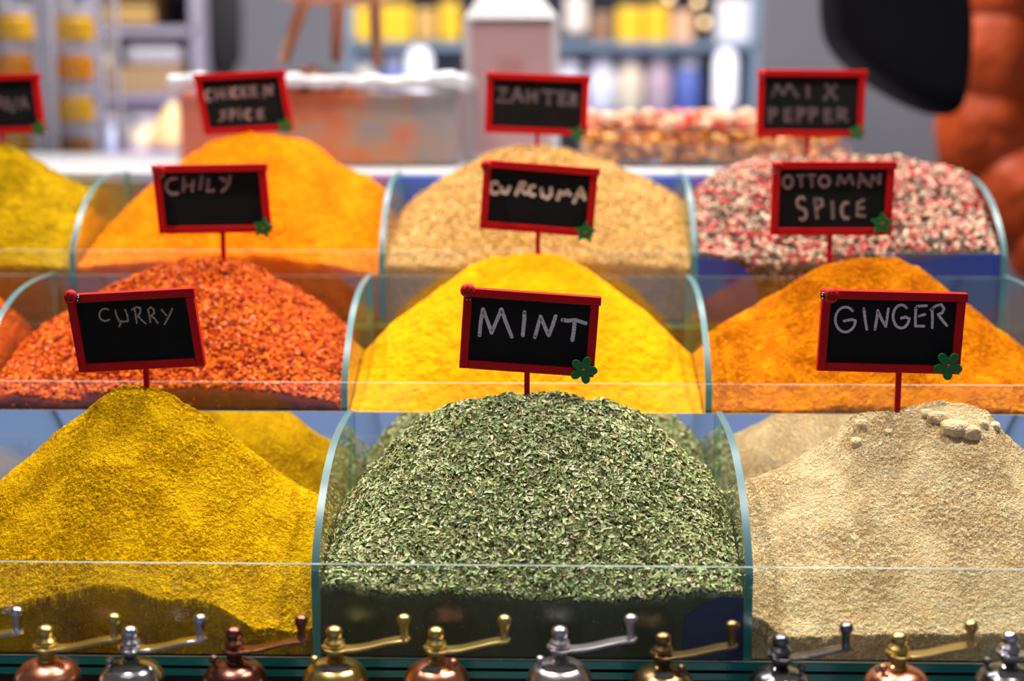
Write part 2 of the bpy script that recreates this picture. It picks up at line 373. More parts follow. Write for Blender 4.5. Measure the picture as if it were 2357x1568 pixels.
        V = pos[:, None, :]+tv[None, :, 0, None]*(t*sc[:, None])[:, None]+tv[None, :, 1, None]*(b*sa[:, None])[:, None]+tv[None, :, 2, None]*(nn*sc[:, None])[:, None]
        V[..., 1] = np.maximum(V[..., 1], s.Yf-.0002); V[..., 0] = np.clip(V[..., 0], s.x0-.0003, s.x1+.0003); V[..., 1] = np.minimum(V[..., 1], s.Yb+.001)
        V[..., 2] = np.maximum(V[..., 2], s.zf)
        F = (np.arange(N)[:, None, None]*len(tv)+tf[None]).reshape(-1, tf.shape[1])
        return link(name, npmesh(name, V.reshape(-1, 3), F), mat, parent, smooth)
def join_np(a, b):     # merge b's mesh into a (same heap)
    bm = bmesh.new(); bm.from_mesh(a.data); n0 = len(a.data.materials)
    nf = len(bm.faces); bm.from_mesh(b.data); bm.faces.ensure_lookup_table()
    for f in bm.faces[nf:]: f.material_index += n0
    bm.to_mesh(a.data); bm.free()
    for m_ in b.data.materials: a.data.materials.append(m_)
    bpy.data.objects.remove(b)
LEAF = np.array([(-1, 0, .05), (-.35, .42, .16), (-.3, -.38, .2), (.4, .36, .1), (.35, -.42, .22), (1, .05, -.1), (0, 0, -.08)])
LEAFF = np.array([(0, 2, 6), (0, 6, 1), (1, 6, 3), (2, 4, 6), (3, 6, 5), (6, 4, 5)])
CHIP = np.array([(-.6, -.4, 0), (.5, -.5, .1), (.6, .35, 0), (-.45, .55, .15), (0, 0, .45)])
CHIPF = np.array([(0, 1, 4), (1, 2, 4), (2, 3, 4), (3, 0, 4)])
TWIG = np.array([(-1, -.07, 0), (-1, .07, 0), (1, -.06, .1), (1, .06, .1), (-1, 0, .12), (1, 0, .2)])
TWIGF = np.array([(0, 2, 5), (0, 5, 4), (1, 4, 5), (1, 5, 3)])
def ico(sub):
    bm = bmesh.new(); bmesh.ops.create_icosphere(bm, subdivisions=sub, radius=1); v = np.array([x.co[:] for x in bm.verts]); f = np.array([[q.index for q in F.verts] for F in bm.faces]); bm.free(); return v, f

M_curry = powder('curry_powder', lin(214, 158, 0), lin(248, 196, 0), 420, 1300, .0008, .0005, .0016, 300)
M_ginger = powder('ginger_powder', lin(238, 200, 144), lin(252, 228, 180), 480, 1300, .0007, .0005, .0013, 330)
M_turm = powder('turmeric_powder', lin(236, 152, 0), lin(246, 167, 0), 90, 700, .0012, .0004)
M_cur = powder('orange_spice_powder', lin(208, 108, 0), lin(250, 150, 0), 400, 1000, .0008, .0006, .0016, 240)
M_chick = powder('bright_orange_powder', lin(232, 112, 0), lin(248, 140, 0), 200, 700, .001, .0005, .0012, 160)
M_olive = powder('olive_yellow_powder', lin(150, 118, 0), lin(200, 158, 2), 200, 700, .001, .0005, .0016, 180)
M_rust = powder('rust_red_powder', lin(170, 60, 5), lin(200, 80, 8), 120, 700, .0018, .0005)
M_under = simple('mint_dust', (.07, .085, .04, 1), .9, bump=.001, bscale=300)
M_mint = island('dried_mint_leaf', [(0, lin(98, 104, 60)), (.12, lin(142, 150, 92)), (.3, lin(172, 186, 120)), (.48, lin(196, 208, 144)), (.64, lin(222, 222, 180)), (.76, lin(164, 188, 134)), (.88, lin(222, 210, 176)), (.97, lin(186, 150, 110)), (.992, lin(190, 170, 165))], .65)
M_twig = island('mint_stalk', [(0, lin(210, 190, 140)), (.4, lin(170, 155, 100)), (.7, lin(225, 200, 180)), (.9, lin(205, 140, 85))], .7)
M_chiliu = simple('chili_dust', lin(120, 32, 4), .9, bump=.001, bscale=200)
M_chili = island('chili_flake', [(0, lin(140, 28, 0)), (.2, lin(190, 62, 0)), (.45, lin(222, 98, 0)), (.7, lin(206, 80, 0)), (.85, lin(240, 124, 0)), (.955, lin(225, 130, 90))], .65, .12)
M_tanu = powder('seed_dust', lin(190, 150, 80), lin(214, 172, 100))
M_tan = island('tan_seed', [(0, lin(170, 122, 50)), (.25, lin(208, 156, 74)), (.5, lin(222, 174, 96)), (.75, lin(190, 142, 66)), (.9, lin(234, 196, 140))], .6)
M_pepu = simple('pepper_dust', (.05, .025, .02, 1), .9)
M_pep = island('peppercorn', [(0, lin(80, 62, 50)), (.2, lin(196, 40, 46)), (.4, lin(222, 90, 88)), (.52, lin(205, 168, 140)), (.74, lin(228, 200, 170)), (.9, lin(140, 115, 84))], .4, .5)

def stuff(o, name, label, cat): o.name = name; return tag(o, label, cat, None, 'stuff')
h_curry = Heap(0, 0, .118, [(-275, 1270), (-150, 1200), (0, 1108), (80, 1042), (160, 974), (240, 908), (285, 892), (345, 890), (390, 900), (430, 930), (470, 955), (530, 1000), (600, 1052), (660, 1095), (720, 1128), (760, 1160), (800, 1190)],
   [(-275, 1440), (0, 1398), (120, 1372), (205, 1352), (250, 1342), (310, 1350), (375, 1380), (450, 1380), (520, 1408), (580, 1442), (650, 1450), (730, 1440)], rough=(.0006, .010), seed=1)
stuff(h_curry.base('curry_powder_heap', M_curry, .0008), 'curry_powder_heap', 'mustard yellow powder heap under the CURRY sign in the front tier', 'spice heap')
h_mint = Heap(0, 1, .125, [(700, 1240), (765, 1200), (800, 1150), (850, 1082), (900, 1030), (960, 978), (1000, 955), (1060, 930), (1130, 916), (1210, 912), (1300, 918), (1380, 930), (1440, 943), (1480, 958), (1530, 1000), (1600, 1062), (1650, 1115), (1690, 1190), (1740, 1250)],
   [(700, 1345), (800, 1348), (850, 1358), (1000, 1372), (1200, 1378), (1450, 1388), (1550, 1372), (1650, 1362), (1740, 1365)], rough=(.0022, .009), seed=2, p=1.35, q=1.2)
mo = h_mint.base('mint_heap', M_under, .0015, drop=.0008)
join_np(mo, h_mint.scatter('leaf', M_mint, LEAF, LEAFF, 76000, 9000, .0022, jit=1.15, lift=.0028))
join_np(mo, h_mint.scatter('twig', M_twig, TWIG, TWIGF, 4200, 250, .0034, jit=.7, lift=.0022))
stuff(mo, 'dried_mint_heap', 'heap of crumbled dried green mint leaves under the MINT sign', 'spice heap')
h_ging = Heap(0, 2, .120, [(1690, 1120), (1745, 1098), (1800, 1070), (1870, 1032), (1930, 990), (1965, 955), (2000, 948), (2060, 952), (2100, 938), (2170, 927), (2230, 930), (2270, 945), (2300, 985), (2357, 1040), (2450, 1110), (2600, 1200), (2760, 1260)],
   [(1700, 1405), (1760, 1425), (1800, 1460), (1900, 1470), (2050, 1462), (2300, 1455), (2760, 1450)], rough=(.0006, .010), seed=3, smooth=4)
go = h_ging.base('ginger_heap', M_ginger, .0008)
stuff(go, 'ginger_powder_heap', 'pale beige ginger powder heap with lumps under the GINGER sign', 'spice heap')
M_lump = powder('ginger_lump', lin(232, 200, 150), lin(246, 222, 180), 300, 900, .0008, .0004)
for (px, py, Yd, rx, ry) in ((2195, 1003, .100, .0125, .0075), (2232, 1010, .097, .009, .0065), (2155, 972, .108, .009, .0055), (2132, 962, .112, .0055, .004), (1983, 966, .110, .006, .006), (1972, 1000, .100, .0055, .0045), (2290, 978, .110, .005, .004), (2262, 1000, .105, .0045, .004), (2045, 985, .103, .0035, .003)):
    px_ = P(px, py, Yd); z = float(h_ging.z(np.array([px_.x]), np.array([Yd]))[0])
    v, f = ico(3); v = v*np.array([rx, (rx+ry)/2, ry]); nz = np.array([mnoise.noise(Vector(q)*260+Vector((px, 0, 0))) for q in v])
    v = v*(1+.28*nz)[:, None]; v = np.clip(v, -np.array([rx, rx, ry])*.8, np.array([rx, rx, ry])*.8)
    lo = link('lump', npmesh('lump', v, f), M_lump, go, True, (px_.x, Yd, z-ry*.15)); lo['label'] = 'pressed lump of ginger powder'

hA = Heap(1, 0, .115, [(-888, 950), (-500, 760), (-250, 620), (-150, 600), (-60, 632), (0, 690), (40, 722), (80, 760)], [(-888, 940), (0, 905)], seed=4)
stuff(hA.base('rust_heap', M_rust, .0016), 'rust_powder_heap', 'rust red powder heap at the left edge beside the chili flakes', 'spice heap')
hB = Heap(1, 1, .115, [(-80, 900), (0, 832), (60, 782), (130, 732), (200, 690), (270, 655), (340, 625), (420, 602), (500, 598), (560, 606), (620, 635), (680, 670), (740, 705), (800, 752), (850, 790)],
   [(-60, 905), (60, 915), (150, 925), (300, 902), (450, 892), (600, 898), (700, 915), (800, 938)], seed=5, p=1.2, rough=(.0018, .008))
bo = hB.base('chili_heap', M_chiliu, .002, drop=.0008)
join_np(bo, hB.scatter('flake', M_chili, CHIP, CHIPF, 36000, 3500, .0027, jit=1.0, lift=.0018))
stuff(bo, 'chili_flake_heap', 'heap of coarse red-orange chili flakes behind the CURRY sign', 'spice heap')
hC = Heap(1, 2, .115, [(760, 900), (800, 845), (850, 800), (900, 745), (960, 700), (1020, 655), (1080, 612), (1130, 592), (1200, 585), (1280, 588), (1330, 605), (1400, 650), (1450, 690), (1500, 730), (1550, 780), (1620, 850), (1680, 900)],
   [(760, 962), (1680, 965)], seed=6, rough=(.0006, .006), p=1.3)
stuff(hC.base('turmeric_heap', M_turm, .0013), 'turmeric_powder_heap', 'smooth bright yellow powder heap behind the MINT sign', 'spice heap')
hD = Heap(1, 3, .115, [(1590, 800), (1632, 765), (1700, 725), (1760, 690), (1820, 655), (1880, 615), (1940, 597), (2000, 592), (2070, 597), (2120, 620), (2170, 660), (2230, 703), (2300, 758), (2357, 802), (2470, 880)],
   [(1600, 948), (1800, 940), (2000, 936), (2150, 940), (2500, 950)], seed=7, rough=(.0006, .010))
stuff(hD.base('orange_heap', M_cur, .0012), 'orange_spice_heap', 'deep orange grainy spice heap behind the GINGER sign', 'spice heap')
hE = Heap(2, 0, .115, [(-600, 500), (-300, 380), (-100, 336), (0, 333), (45, 343), (90, 372), (150, 405), (200, 432)], [(-548, 600), (200, 618)], seed=8)
stuff(hE.base('olive_heap', M_olive, .002), 'olive_yellow_powder_heap', 'olive yellow powder heap at the left end of the rear tier', 'spice heap')
hF = Heap(2, 1, .115, [(140, 620), (200, 575), (250, 520), (300, 470), (340, 430), (400, 384), (440, 350), (500, 318), (560, 306), (640, 306), (700, 320), (740, 345), (780, 378), (850, 410), (900, 445)],
   [(140, 616), (300, 606), (500, 592), (560, 588), (650, 592), (760, 615), (900, 642)], seed=9, rough=(.0008, .008))
stuff(hF.base('bright_orange_heap', M_chick, .0016), 'bright_orange_powder_heap', 'bright orange powder heap behind the CHILY sign', 'spice heap')
hG = Heap(2, 2, .115, [(860, 560), (900, 520), (940, 470), (1000, 425), (1060, 388), (1120, 352), (1180, 340), (1250, 337), (1320, 347), (1380, 367), (1430, 387), (1480, 410), (1540, 440), (1620, 480)],
   [(860, 615), (1150, 620), (1350, 606), (1450, 608), (1620, 622)], seed=10, rough=(.0015, .008))
g2 = hG.base('tan_heap', M_tanu, .002, drop=.0006)
join_np(g2, hG.scatter('seed', M_tan, CHIP, CHIPF, 22000, 2000, .0020, jit=.8, lift=.0012))
stuff(g2, 'tan_herb_seed_heap', 'tan heap of coarse herb seeds behind the CURCUMA sign', 'spice heap')
hH = Heap(2, 3, .115, [(1560, 480), (1600, 440), (1640, 405), (1700, 380), (1760, 364), (1900, 358), (2050, 362), (2150, 378), (2200, 395), (2260, 430), (2330, 470)],
   [(1590, 585), (1700, 600), (1800, 616), (1900, 612), (2000, 592), (2100, 582), (2330, 580)], seed=12, rough=(.0015, .01))
p2 = hH.base('pepper_heap', M_pepu, .0025, drop=.0012)
iv, if_ = ico(1)
join_np(p2, hH.scatter('corn', M_pep, iv, if_, 8200, 500, .0022, jit=.3, lift=.0012, aniso=.05))
stuff(p2, 'peppercorn_heap', 'mixed red, white and black peppercorns behind the OTTOMAN SPICE sign', 'spice heap')

# blue plastic liners pressed against the inside of the glass
M_navy = simple('navy_plastic_sheet', lin(14, 34, 92), .4)
def liner(r, pts, label, mat=None):
    Y = r*DY+.0006; m = MB(); tops = [P(x, y, Y) for x, y in pts]; n = len(tops); zb = r*DZ+.0006
    vs = []
    for t in tops: vs += [(t.x, Y-.0003, zb), (t.x, Y-.0003, t.z), (t.x, Y+.0003, t.z), (t.x, Y+.0003, zb)]
    fs = []
    for i in range(n-1):
        a = i*4; b = a+4; fs += [(a, b, b+1, a+1), (a+1, b+1, b+2, a+2), (a+2, b+2, b+3, a+3), (a+3, b+3, b, a)]
    fs += [(0, 1, 2, 3), ((n-1)*4, (n-1)*4+3, (n-1)*4+2, (n-1)*4+1)]
    m.add(vs, fs); return tag(m.build('plastic_liner', mat or M_blue), label, 'plastic liner')
liner(2, [(1606, 592), (1640, 596), (1680, 600), (1715, 618), (1740, 650), (1745, 700)], 'blue plastic liner showing at the left front of the peppercorn bin')
liner(2, [(1890, 690), (1900, 625), (1960, 606), (2040, 590), (2120, 596), (2200, 588), (2290, 584), (2302, 584)], 'blue plastic liner showing at the right front of the peppercorn bin')
liner(0, [(1570, 1525), (1575, 1425), (1610, 1395), (1660, 1372), (1700, 1378), (1712, 1376)], 'dark blue plastic liner at the right front corner of the mint bin', M_navy)

# ------------------------------------------------------------------ chalkboard signs
def zm(o, s, *lines):  # lettering measured in an enlarged view of origin o and scale s
    return [[(o[0]+x/s, o[1]+y/s) for x, y in l] for l in lines]
def ribbon(m, pts, w, to3, nrm):
    for i in range(len(pts)):
        c = to3(*pts[i]); vs = []
        for k in range(10):
            a = 2*PI*k/10; vs.append(c+Vector((math.cos(a)*w/2, 0, math.sin(a)*w/2))+nrm*.00002*i)
        m.add(vs, [tuple(range(10))])
    for i in range(len(pts)-1):
        a, b = to3(*pts[i]), to3(*pts[i+1]); d = (b-a)
        if d.length < 1e-6: continue
        d.normalize(); s = Vector((-d.z, 0, d.x))*w/2
        m.add([a-s, b-s*random.uniform(.85, 1.1), b+s*random.uniform(.85, 1.1), a+s], [(0, 1, 2, 3)])
def arc(cx, cy, rx, ry, a0, a1, n=12):
    return [(cx+rx*math.cos(math.radians(a0+(a1-a0)*i/n)), cy-ry*math.sin(math.radians(a0+(a1-a0)*i/n))) for i in range(n+1)]
def sign(word, cx, cy, w, h, roll, Y, stick, strokes, cw, cm, label, bug=None, flower=None, star=False, lean=0):
    c = P(cx, cy, Y); q = mpp(Y)*(1.0); W_, H_ = w*q, h*q
    root = empty('chalkboard_sign', (0, 0, 0), label, 'sign', 'red framed chalkboard spice signs')
    sx = P(stick[0], stick[1], Y); root.location = (sx.x, Y, sx.z); off = root.location
    R = Matrix.Translation(c) @ Matrix.Rotation(-math.radians(roll), 4, 'Y')
    if lean: R = R @ Matrix(((1, 0, math.tan(math.radians(lean)), 0), (0, 1, 0, 0), (0, 0, 1, 0), (0, 0, 0, 1)))
    fw = .0066; T = .0032
    m = MB()
    m.box((-W_/2, -T, -H_/2), (-W_/2+fw, T, H_/2-fw), M=R); m.box((W_/2-fw, -T, -H_/2), (W_/2, T, H_/2-fw), M=R)
    m.box((-W_/2+fw, -T, -H_/2), (W_/2-fw, T, -H_/2+fw), M=R); m.box((-W_/2-.0005, -T-.0008, H_/2-fw), (W_/2+.0012, T+.002, H_/2), M=R)
    m.build('frame', M_red, root, bevel=.0007, off=off)
    m = MB(); m.box((-W_/2+fw*.9, -.0010, -H_/2+fw*.9), (W_/2-fw*.9, .0018, H_/2-fw*.9), M=R); m.build('board', M_board, root, off=off)
    m = MB(); bot = R @ Vector((((stick[0]-cx)*q), 0, -H_/2+.003))
    m.box((sx.x-.0021, Y-.0015, sx.z-.035), (sx.x+.0021, Y+.0015, bot.z)); m.build('stick', M_red, root, bevel=.0005, off=off)
    m = MB(); Yc = Y-.0013
    for s_ in strokes: ribbon(m, s_, cw*q, lambda x, y: P(x, y, Yc), Vector((0, -1, 0)))
    lo = m.build('chalk_lettering', cm, root, off=off); lo['label'] = 'handwritten chalk word '+word
    if bug:
        bx, by, ang, rr = bug; b = P(bx, by, Y-.0075); r = rr*q
        Rb = Matrix.Rotation(math.radians(ang), 3, 'Y')
        m = MB(); m.ball(b, r, 20, (1, .72, .92), Rb)
        lb = m.build('ladybird_body', M_red, root, True, off=off)
        m = MB(); m.ball(b+Rb @ Vector((0, .0004, -r*.92)), r*.55, 16, (1, .8, .7), Rb)
        hd = m.build('ladybird_head', M_black, root, True, off=off); hd['label'] = 'black ladybird head'
        m = MB()
        for e in (-.22, .22): m.ball(b+Rb @ Vector((e*r, -r*.38, -r*1.12)), r*.09, 8)
        m.build('eye', M_white, hd, True, off=off)
        m = MB()
        m.box((-.0002, -r*.74, -r*.75), (.0002, -r*.5, r*.75), M=Matrix.Translation(b) @ Rb.to_4x4())
        for sx_, sz_ in ((-.45, .2), (.45, .2), (-.4, -.3), (.4, -.3)): m.ball(b+Rb @ Vector((sx_*r, -r*.55, sz_*r)), r*.15, 8)
        sp_ = m.build('wing_spots', M_black, lb, True, off=off); sp_['label'] = 'black spots and wing line'
    if flower:
        fx, fy, fr, rot = flower; b = P(fx, fy, Y-.0055); r = fr*q; m = MB()
        n = 60; ring = []
        for i in range(n):
            a = 2*PI*i/n; k = 5*(a-math.radians(rot))
            if star: rad = r*(.62+.38*max(0, math.cos(k))**1.2)
            else: rad = r*(.40+.60*abs(math.cos(k/2))**.75)
            ring.append((rad*math.cos(a), rad*math.sin(a)))
        vs = [b+Vector((x, -.0011, z)) for x, z in ring]+[b+Vector((x, .0011, z)) for x, z in ring]
        m.add(vs, [tuple(range(n)), tuple(range(n, 2*n))[::-1]]+[(i, (i+1) % n, n+(i+1) % n, n+i) for i in range(n)])
        fl = m.build('flower', M_green, root, off=off, bevel=.0003); fl['label'] = 'green wooden five-petal flower'
        m = MB(); m.ball(b+Vector((0, -.0012, 0)), r*.11, 10); m.build('flower_centre', M_red, fl, True, off=off)
    return root
Yr = [.118, .204+.118, .407+.118]
O, K = (100, 620), 5.058
sign('CURRY', 314, 760, 300, 186, 3.3, Yr[0], (338, 893), zm(O, K, arc(720, 530, 70, 72, 60, 310), [(838, 480), (850, 540), (865, 570)], [(865, 570), (880, 600), (930, 612), (985, 600)], [(950, 470), (975, 530), (985, 600), (980, 610)], [(905, 600), (885, 665)],
   [(1060, 450), (1075, 540), (1085, 625)], [(1030, 470), (1080, 440), (1125, 450), (1130, 500), (1100, 545), (1140, 590), (1190, 630)], [(1215, 470), (1235, 540), (1245, 615)], [(1215, 470), (1250, 440), (1285, 470), (1290, 510), (1255, 545), (1300, 580), (1330, 625)], [(1375, 470), (1430, 535)], [(1500, 460), (1460, 550), (1410, 640)]),
   4.6, chalk('dim_chalk', (.8, .68, .56, 1), .6), 'chalkboard sign reading CURRY, tilted, standing in the mustard yellow heap', bug=(163, 683, -75, 17), flower=None, lean=-4)
O = (1000, 620)
sign('MINT', 1218, 765, 316, 190, -3.9, Yr[0]+.004, (1213, 912), zm(O, K, [(525, 770), (535, 640), (565, 465), (620, 610), (665, 740), (725, 600), (780, 465), (830, 610), (900, 785)], [(1048, 500), (1045, 600), (1030, 770)], [(1170, 790), (1235, 550)], [(1235, 550), (1285, 670), (1330, 770), (1375, 660), (1410, 545)], [(1490, 590), (1560, 600), (1640, 590), (1760, 628)], [(1632, 600), (1625, 700), (1605, 825)]),
   9.0, M_chalk, 'chalkboard sign reading MINT with a green flower, in the dried mint', bug=(1077, 669, -4, 18), flower=(1343, 852, 33, 68))
O = (1850, 620)
sign('GINGER', 2050, 764, 330, 190, -1.3, Yr[0]+.004, (2065, 945), zm(O, K, arc(485, 585, 118, 145, 45, 352, 20)+[(600, 600), (560, 585), (470, 600)], [(700, 460), (715, 590), (735, 700)], [(830, 700), (850, 580), (862, 480), (910, 590), (955, 665), (970, 570), (985, 460)],
   arc(1135, 550, 95, 135, 48, 350, 18)+[(1228, 575), (1190, 555), (1135, 570)], [(1305, 450), (1300, 560), (1300, 660), (1400, 662)], [(1320, 430), (1430, 425)], [(1345, 545), (1410, 525)], [(1495, 460), (1500, 560), (1495, 680)], [(1480, 470), (1540, 425), (1600, 410), (1635, 460), (1610, 510), (1565, 525), (1610, 590), (1665, 655)]),
   6.5, M_chalk, 'chalkboard sign reading GINGER with a green flower, in the beige powder', bug=(1913, 680, 84, 19), flower=(2182, 842, 34, -90), lean=1)
O, K = (330, 350), 7.127
sign('CHILY', 489, 458, 262, 158, 1.0, Yr[1], (515, 602), zm(O, K, arc(500, 560, 130, 130, 70, 300), [(665, 430), (655, 640)], [(820, 470), (800, 640)], [(660, 560), (810, 545)], [(960, 410), (930, 600)], [(1070, 450), (1045, 640), (1150, 630)], [(1270, 430), (1340, 470)], [(1420, 400), (1400, 520), (1340, 600), (1290, 640)]),
   9, M_chalk2, 'chalkboard sign reading CHILY with a dark green star, in the chili flakes', bug=(367, 392, -20, 14), flower=(606, 525, 25, 80), star=True, lean=-3)
O = (1090, 350)
sign('CURCUMA', 1240, 457, 262, 158, -4.4, Yr[1], (1238, 590), zm(O, K, arc(350, 590, 80, 90, 60, 300), [(450, 580), (480, 660), (540, 670), (590, 580)], [(700, 690), (780, 510)], [(780, 510), (840, 520), (770, 610), (850, 680)], arc(970, 635, 60, 75, 70, 290), [(1110, 610), (1130, 720), (1210, 760), (1270, 700), (1270, 600)], [(1380, 770), (1420, 650), (1480, 690), (1540, 640), (1580, 700)], [(1650, 820), (1710, 680), (1760, 600), (1800, 680), (1820, 770)], [(1680, 720), (1800, 700)]),
   11, chalk('warm_chalk', (1, .82, .72, 1), .9), 'chalkboard sign reading CURCUMA with a lime green star, in the bright yellow heap', bug=(1119, 381, 8, 13), flower=(1347, 535, 25, 85), star=True)
O = (1760, 350)
sign('OTTOMAN SPICE', 1915, 457, 276, 168, 0, Yr[1], (1908, 605), zm(O, K, arc(380, 490, 80, 100, 0, 350), [(540, 390), (640, 385)], [(590, 390), (600, 560)], [(710, 385), (820, 380)], [(765, 385), (775, 560)], arc(980, 480, 85, 90, 0, 350), [(1190, 540), (1230, 390), (1310, 510), (1400, 380), (1450, 520)], [(1540, 570), (1580, 360), (1690, 540)], [(1550, 480), (1650, 470)], [(1740, 560), (1770, 390), (1880, 520), (1890, 370)],
   arc(600, 830, 70, 90, 40, 250, 10)+arc(620, 1020, 60, 90, 90, -130, 10), [(820, 770), (860, 1080)], [(820, 770), (930, 780), (950, 870), (860, 930)], [(1110, 820), (1120, 1080)], arc(1340, 960, 80, 130, 70, 290), [(1620, 790), (1530, 830), (1520, 1040), (1640, 1050)], [(1520, 920), (1620, 920)]),
   9, M_chalk2, 'chalkboard sign reading OTTOMAN SPICE with a dark green flower, in the orange heap', bug=(1790, 383, 10, 13), flower=(2030, 515, 27, 90), star=True, lean=1)
O, K = (430, 140), 7.84
sign('CHICKEN SPICE', 562, 236, 207, 138, 3.0, Yr[2], (580, 318), zm(O, K, arc(400, 620, 60, 90, 60, 300), [(520, 520), (530, 690)], [(640, 500), (660, 680)], [(525, 610), (650, 600)], [(760, 490), (775, 660)], arc(880, 570, 50, 80, 60, 300), [(980, 470), (990, 650)], [(1080, 470), (990, 560), (1090, 640)], [(1250, 450), (1160, 470), (1170, 620), (1270, 620)], [(1165, 540), (1240, 530)], [(1400, 640), (1410, 460), (1520, 600), (1530, 440)],
   [(700, 900), (620, 930), (690, 1010), (600, 1080)], [(790, 880), (800, 1060)], [(790, 890), (850, 900), (850, 960), (800, 980)], [(950, 880), (960, 1040)], arc(1120, 970, 60, 80, 60, 300), [(1370, 880), (1290, 900), (1290, 1030), (1380, 1030)], [(1290, 960), (1350, 955)]),
   7.5, M_chalk2, 'chalkboard sign reading CHICKEN SPICE, in the bright orange rear heap', flower=(656, 290, 20, 75), star=True, lean=-6)
O = (1090, 140)
sign('ZAHTER', 1236, 240, 234, 136, -2.2, Yr[2], (1236, 345), zm(O, K, [(430, 500), (590, 500), (440, 740), (600, 730)], [(690, 740), (790, 500), (880, 730)], [(730, 640), (840, 640)], [(980, 540), (980, 740)], [(1120, 550), (1120, 740)], [(980, 640), (1120, 640)], [(1240, 540), (1480, 560)], [(1350, 550), (1350, 780)], [(1680, 570), (1560, 570), (1550, 780), (1690, 780)], [(1555, 670), (1650, 670)], [(1760, 800), (1770, 590), (1850, 620), (1840, 690), (1770, 700), (1860, 800)]),
   8, M_chalk3, 'chalkboard sign reading ZAHTER in front of the white lantern', bug=(1127, 172, 10, 9), flower=(1330, 308, 20, 80), star=True)
O = (1720, 140)
sign('MIX PEPPER', 1866, 238, 242, 150, -.4, Yr[2], (1858, 368), zm(O, K, [(450, 640), (540, 440), (650, 600), (760, 430), (900, 640)], [(1090, 470), (1100, 650)], [(1420, 430), (1600, 690)], [(1600, 440), (1390, 690)],
   *[s for x0 in (400, 910, 1130) for s in ([(x0, 850), (x0+15, 1090)], [(x0, 860), (x0+120, 880), (x0+110, 960), (x0+10, 980)])], [(800, 870), (680, 880), (690, 1080), (810, 1070)], [(690, 970), (780, 965)], [(1520, 890), (1400, 890), (1410, 1090), (1530, 1080)], [(1410, 980), (1500, 975)], [(1640, 1080), (1640, 860), (1780, 890), (1760, 970), (1650, 980), (1800, 1080)]),
   7.5, M_chalk3, 'chalkboard sign reading MIX PEPPER, in the peppercorns', bug=(1755, 172, 10, 9), flower=(1972, 305, 20, 80), star=True)
O = (0, 140)
sign('ending in NVA', -15, 240, 224, 135, 1.5, Yr[2], (6, 336), zm(O, K, [(-20, 840), (0, 660), (110, 880), (120, 680)], [(150, 700), (230, 920), (300, 690)], [(360, 860), (420, 660), (500, 850)], [(390, 780), (480, 770)]),
   8, M_chalk3, 'chalkboard sign cut by the left edge of the photo, in the olive heap', flower=(90, 296, 20, 80), star=True, lean=-3)

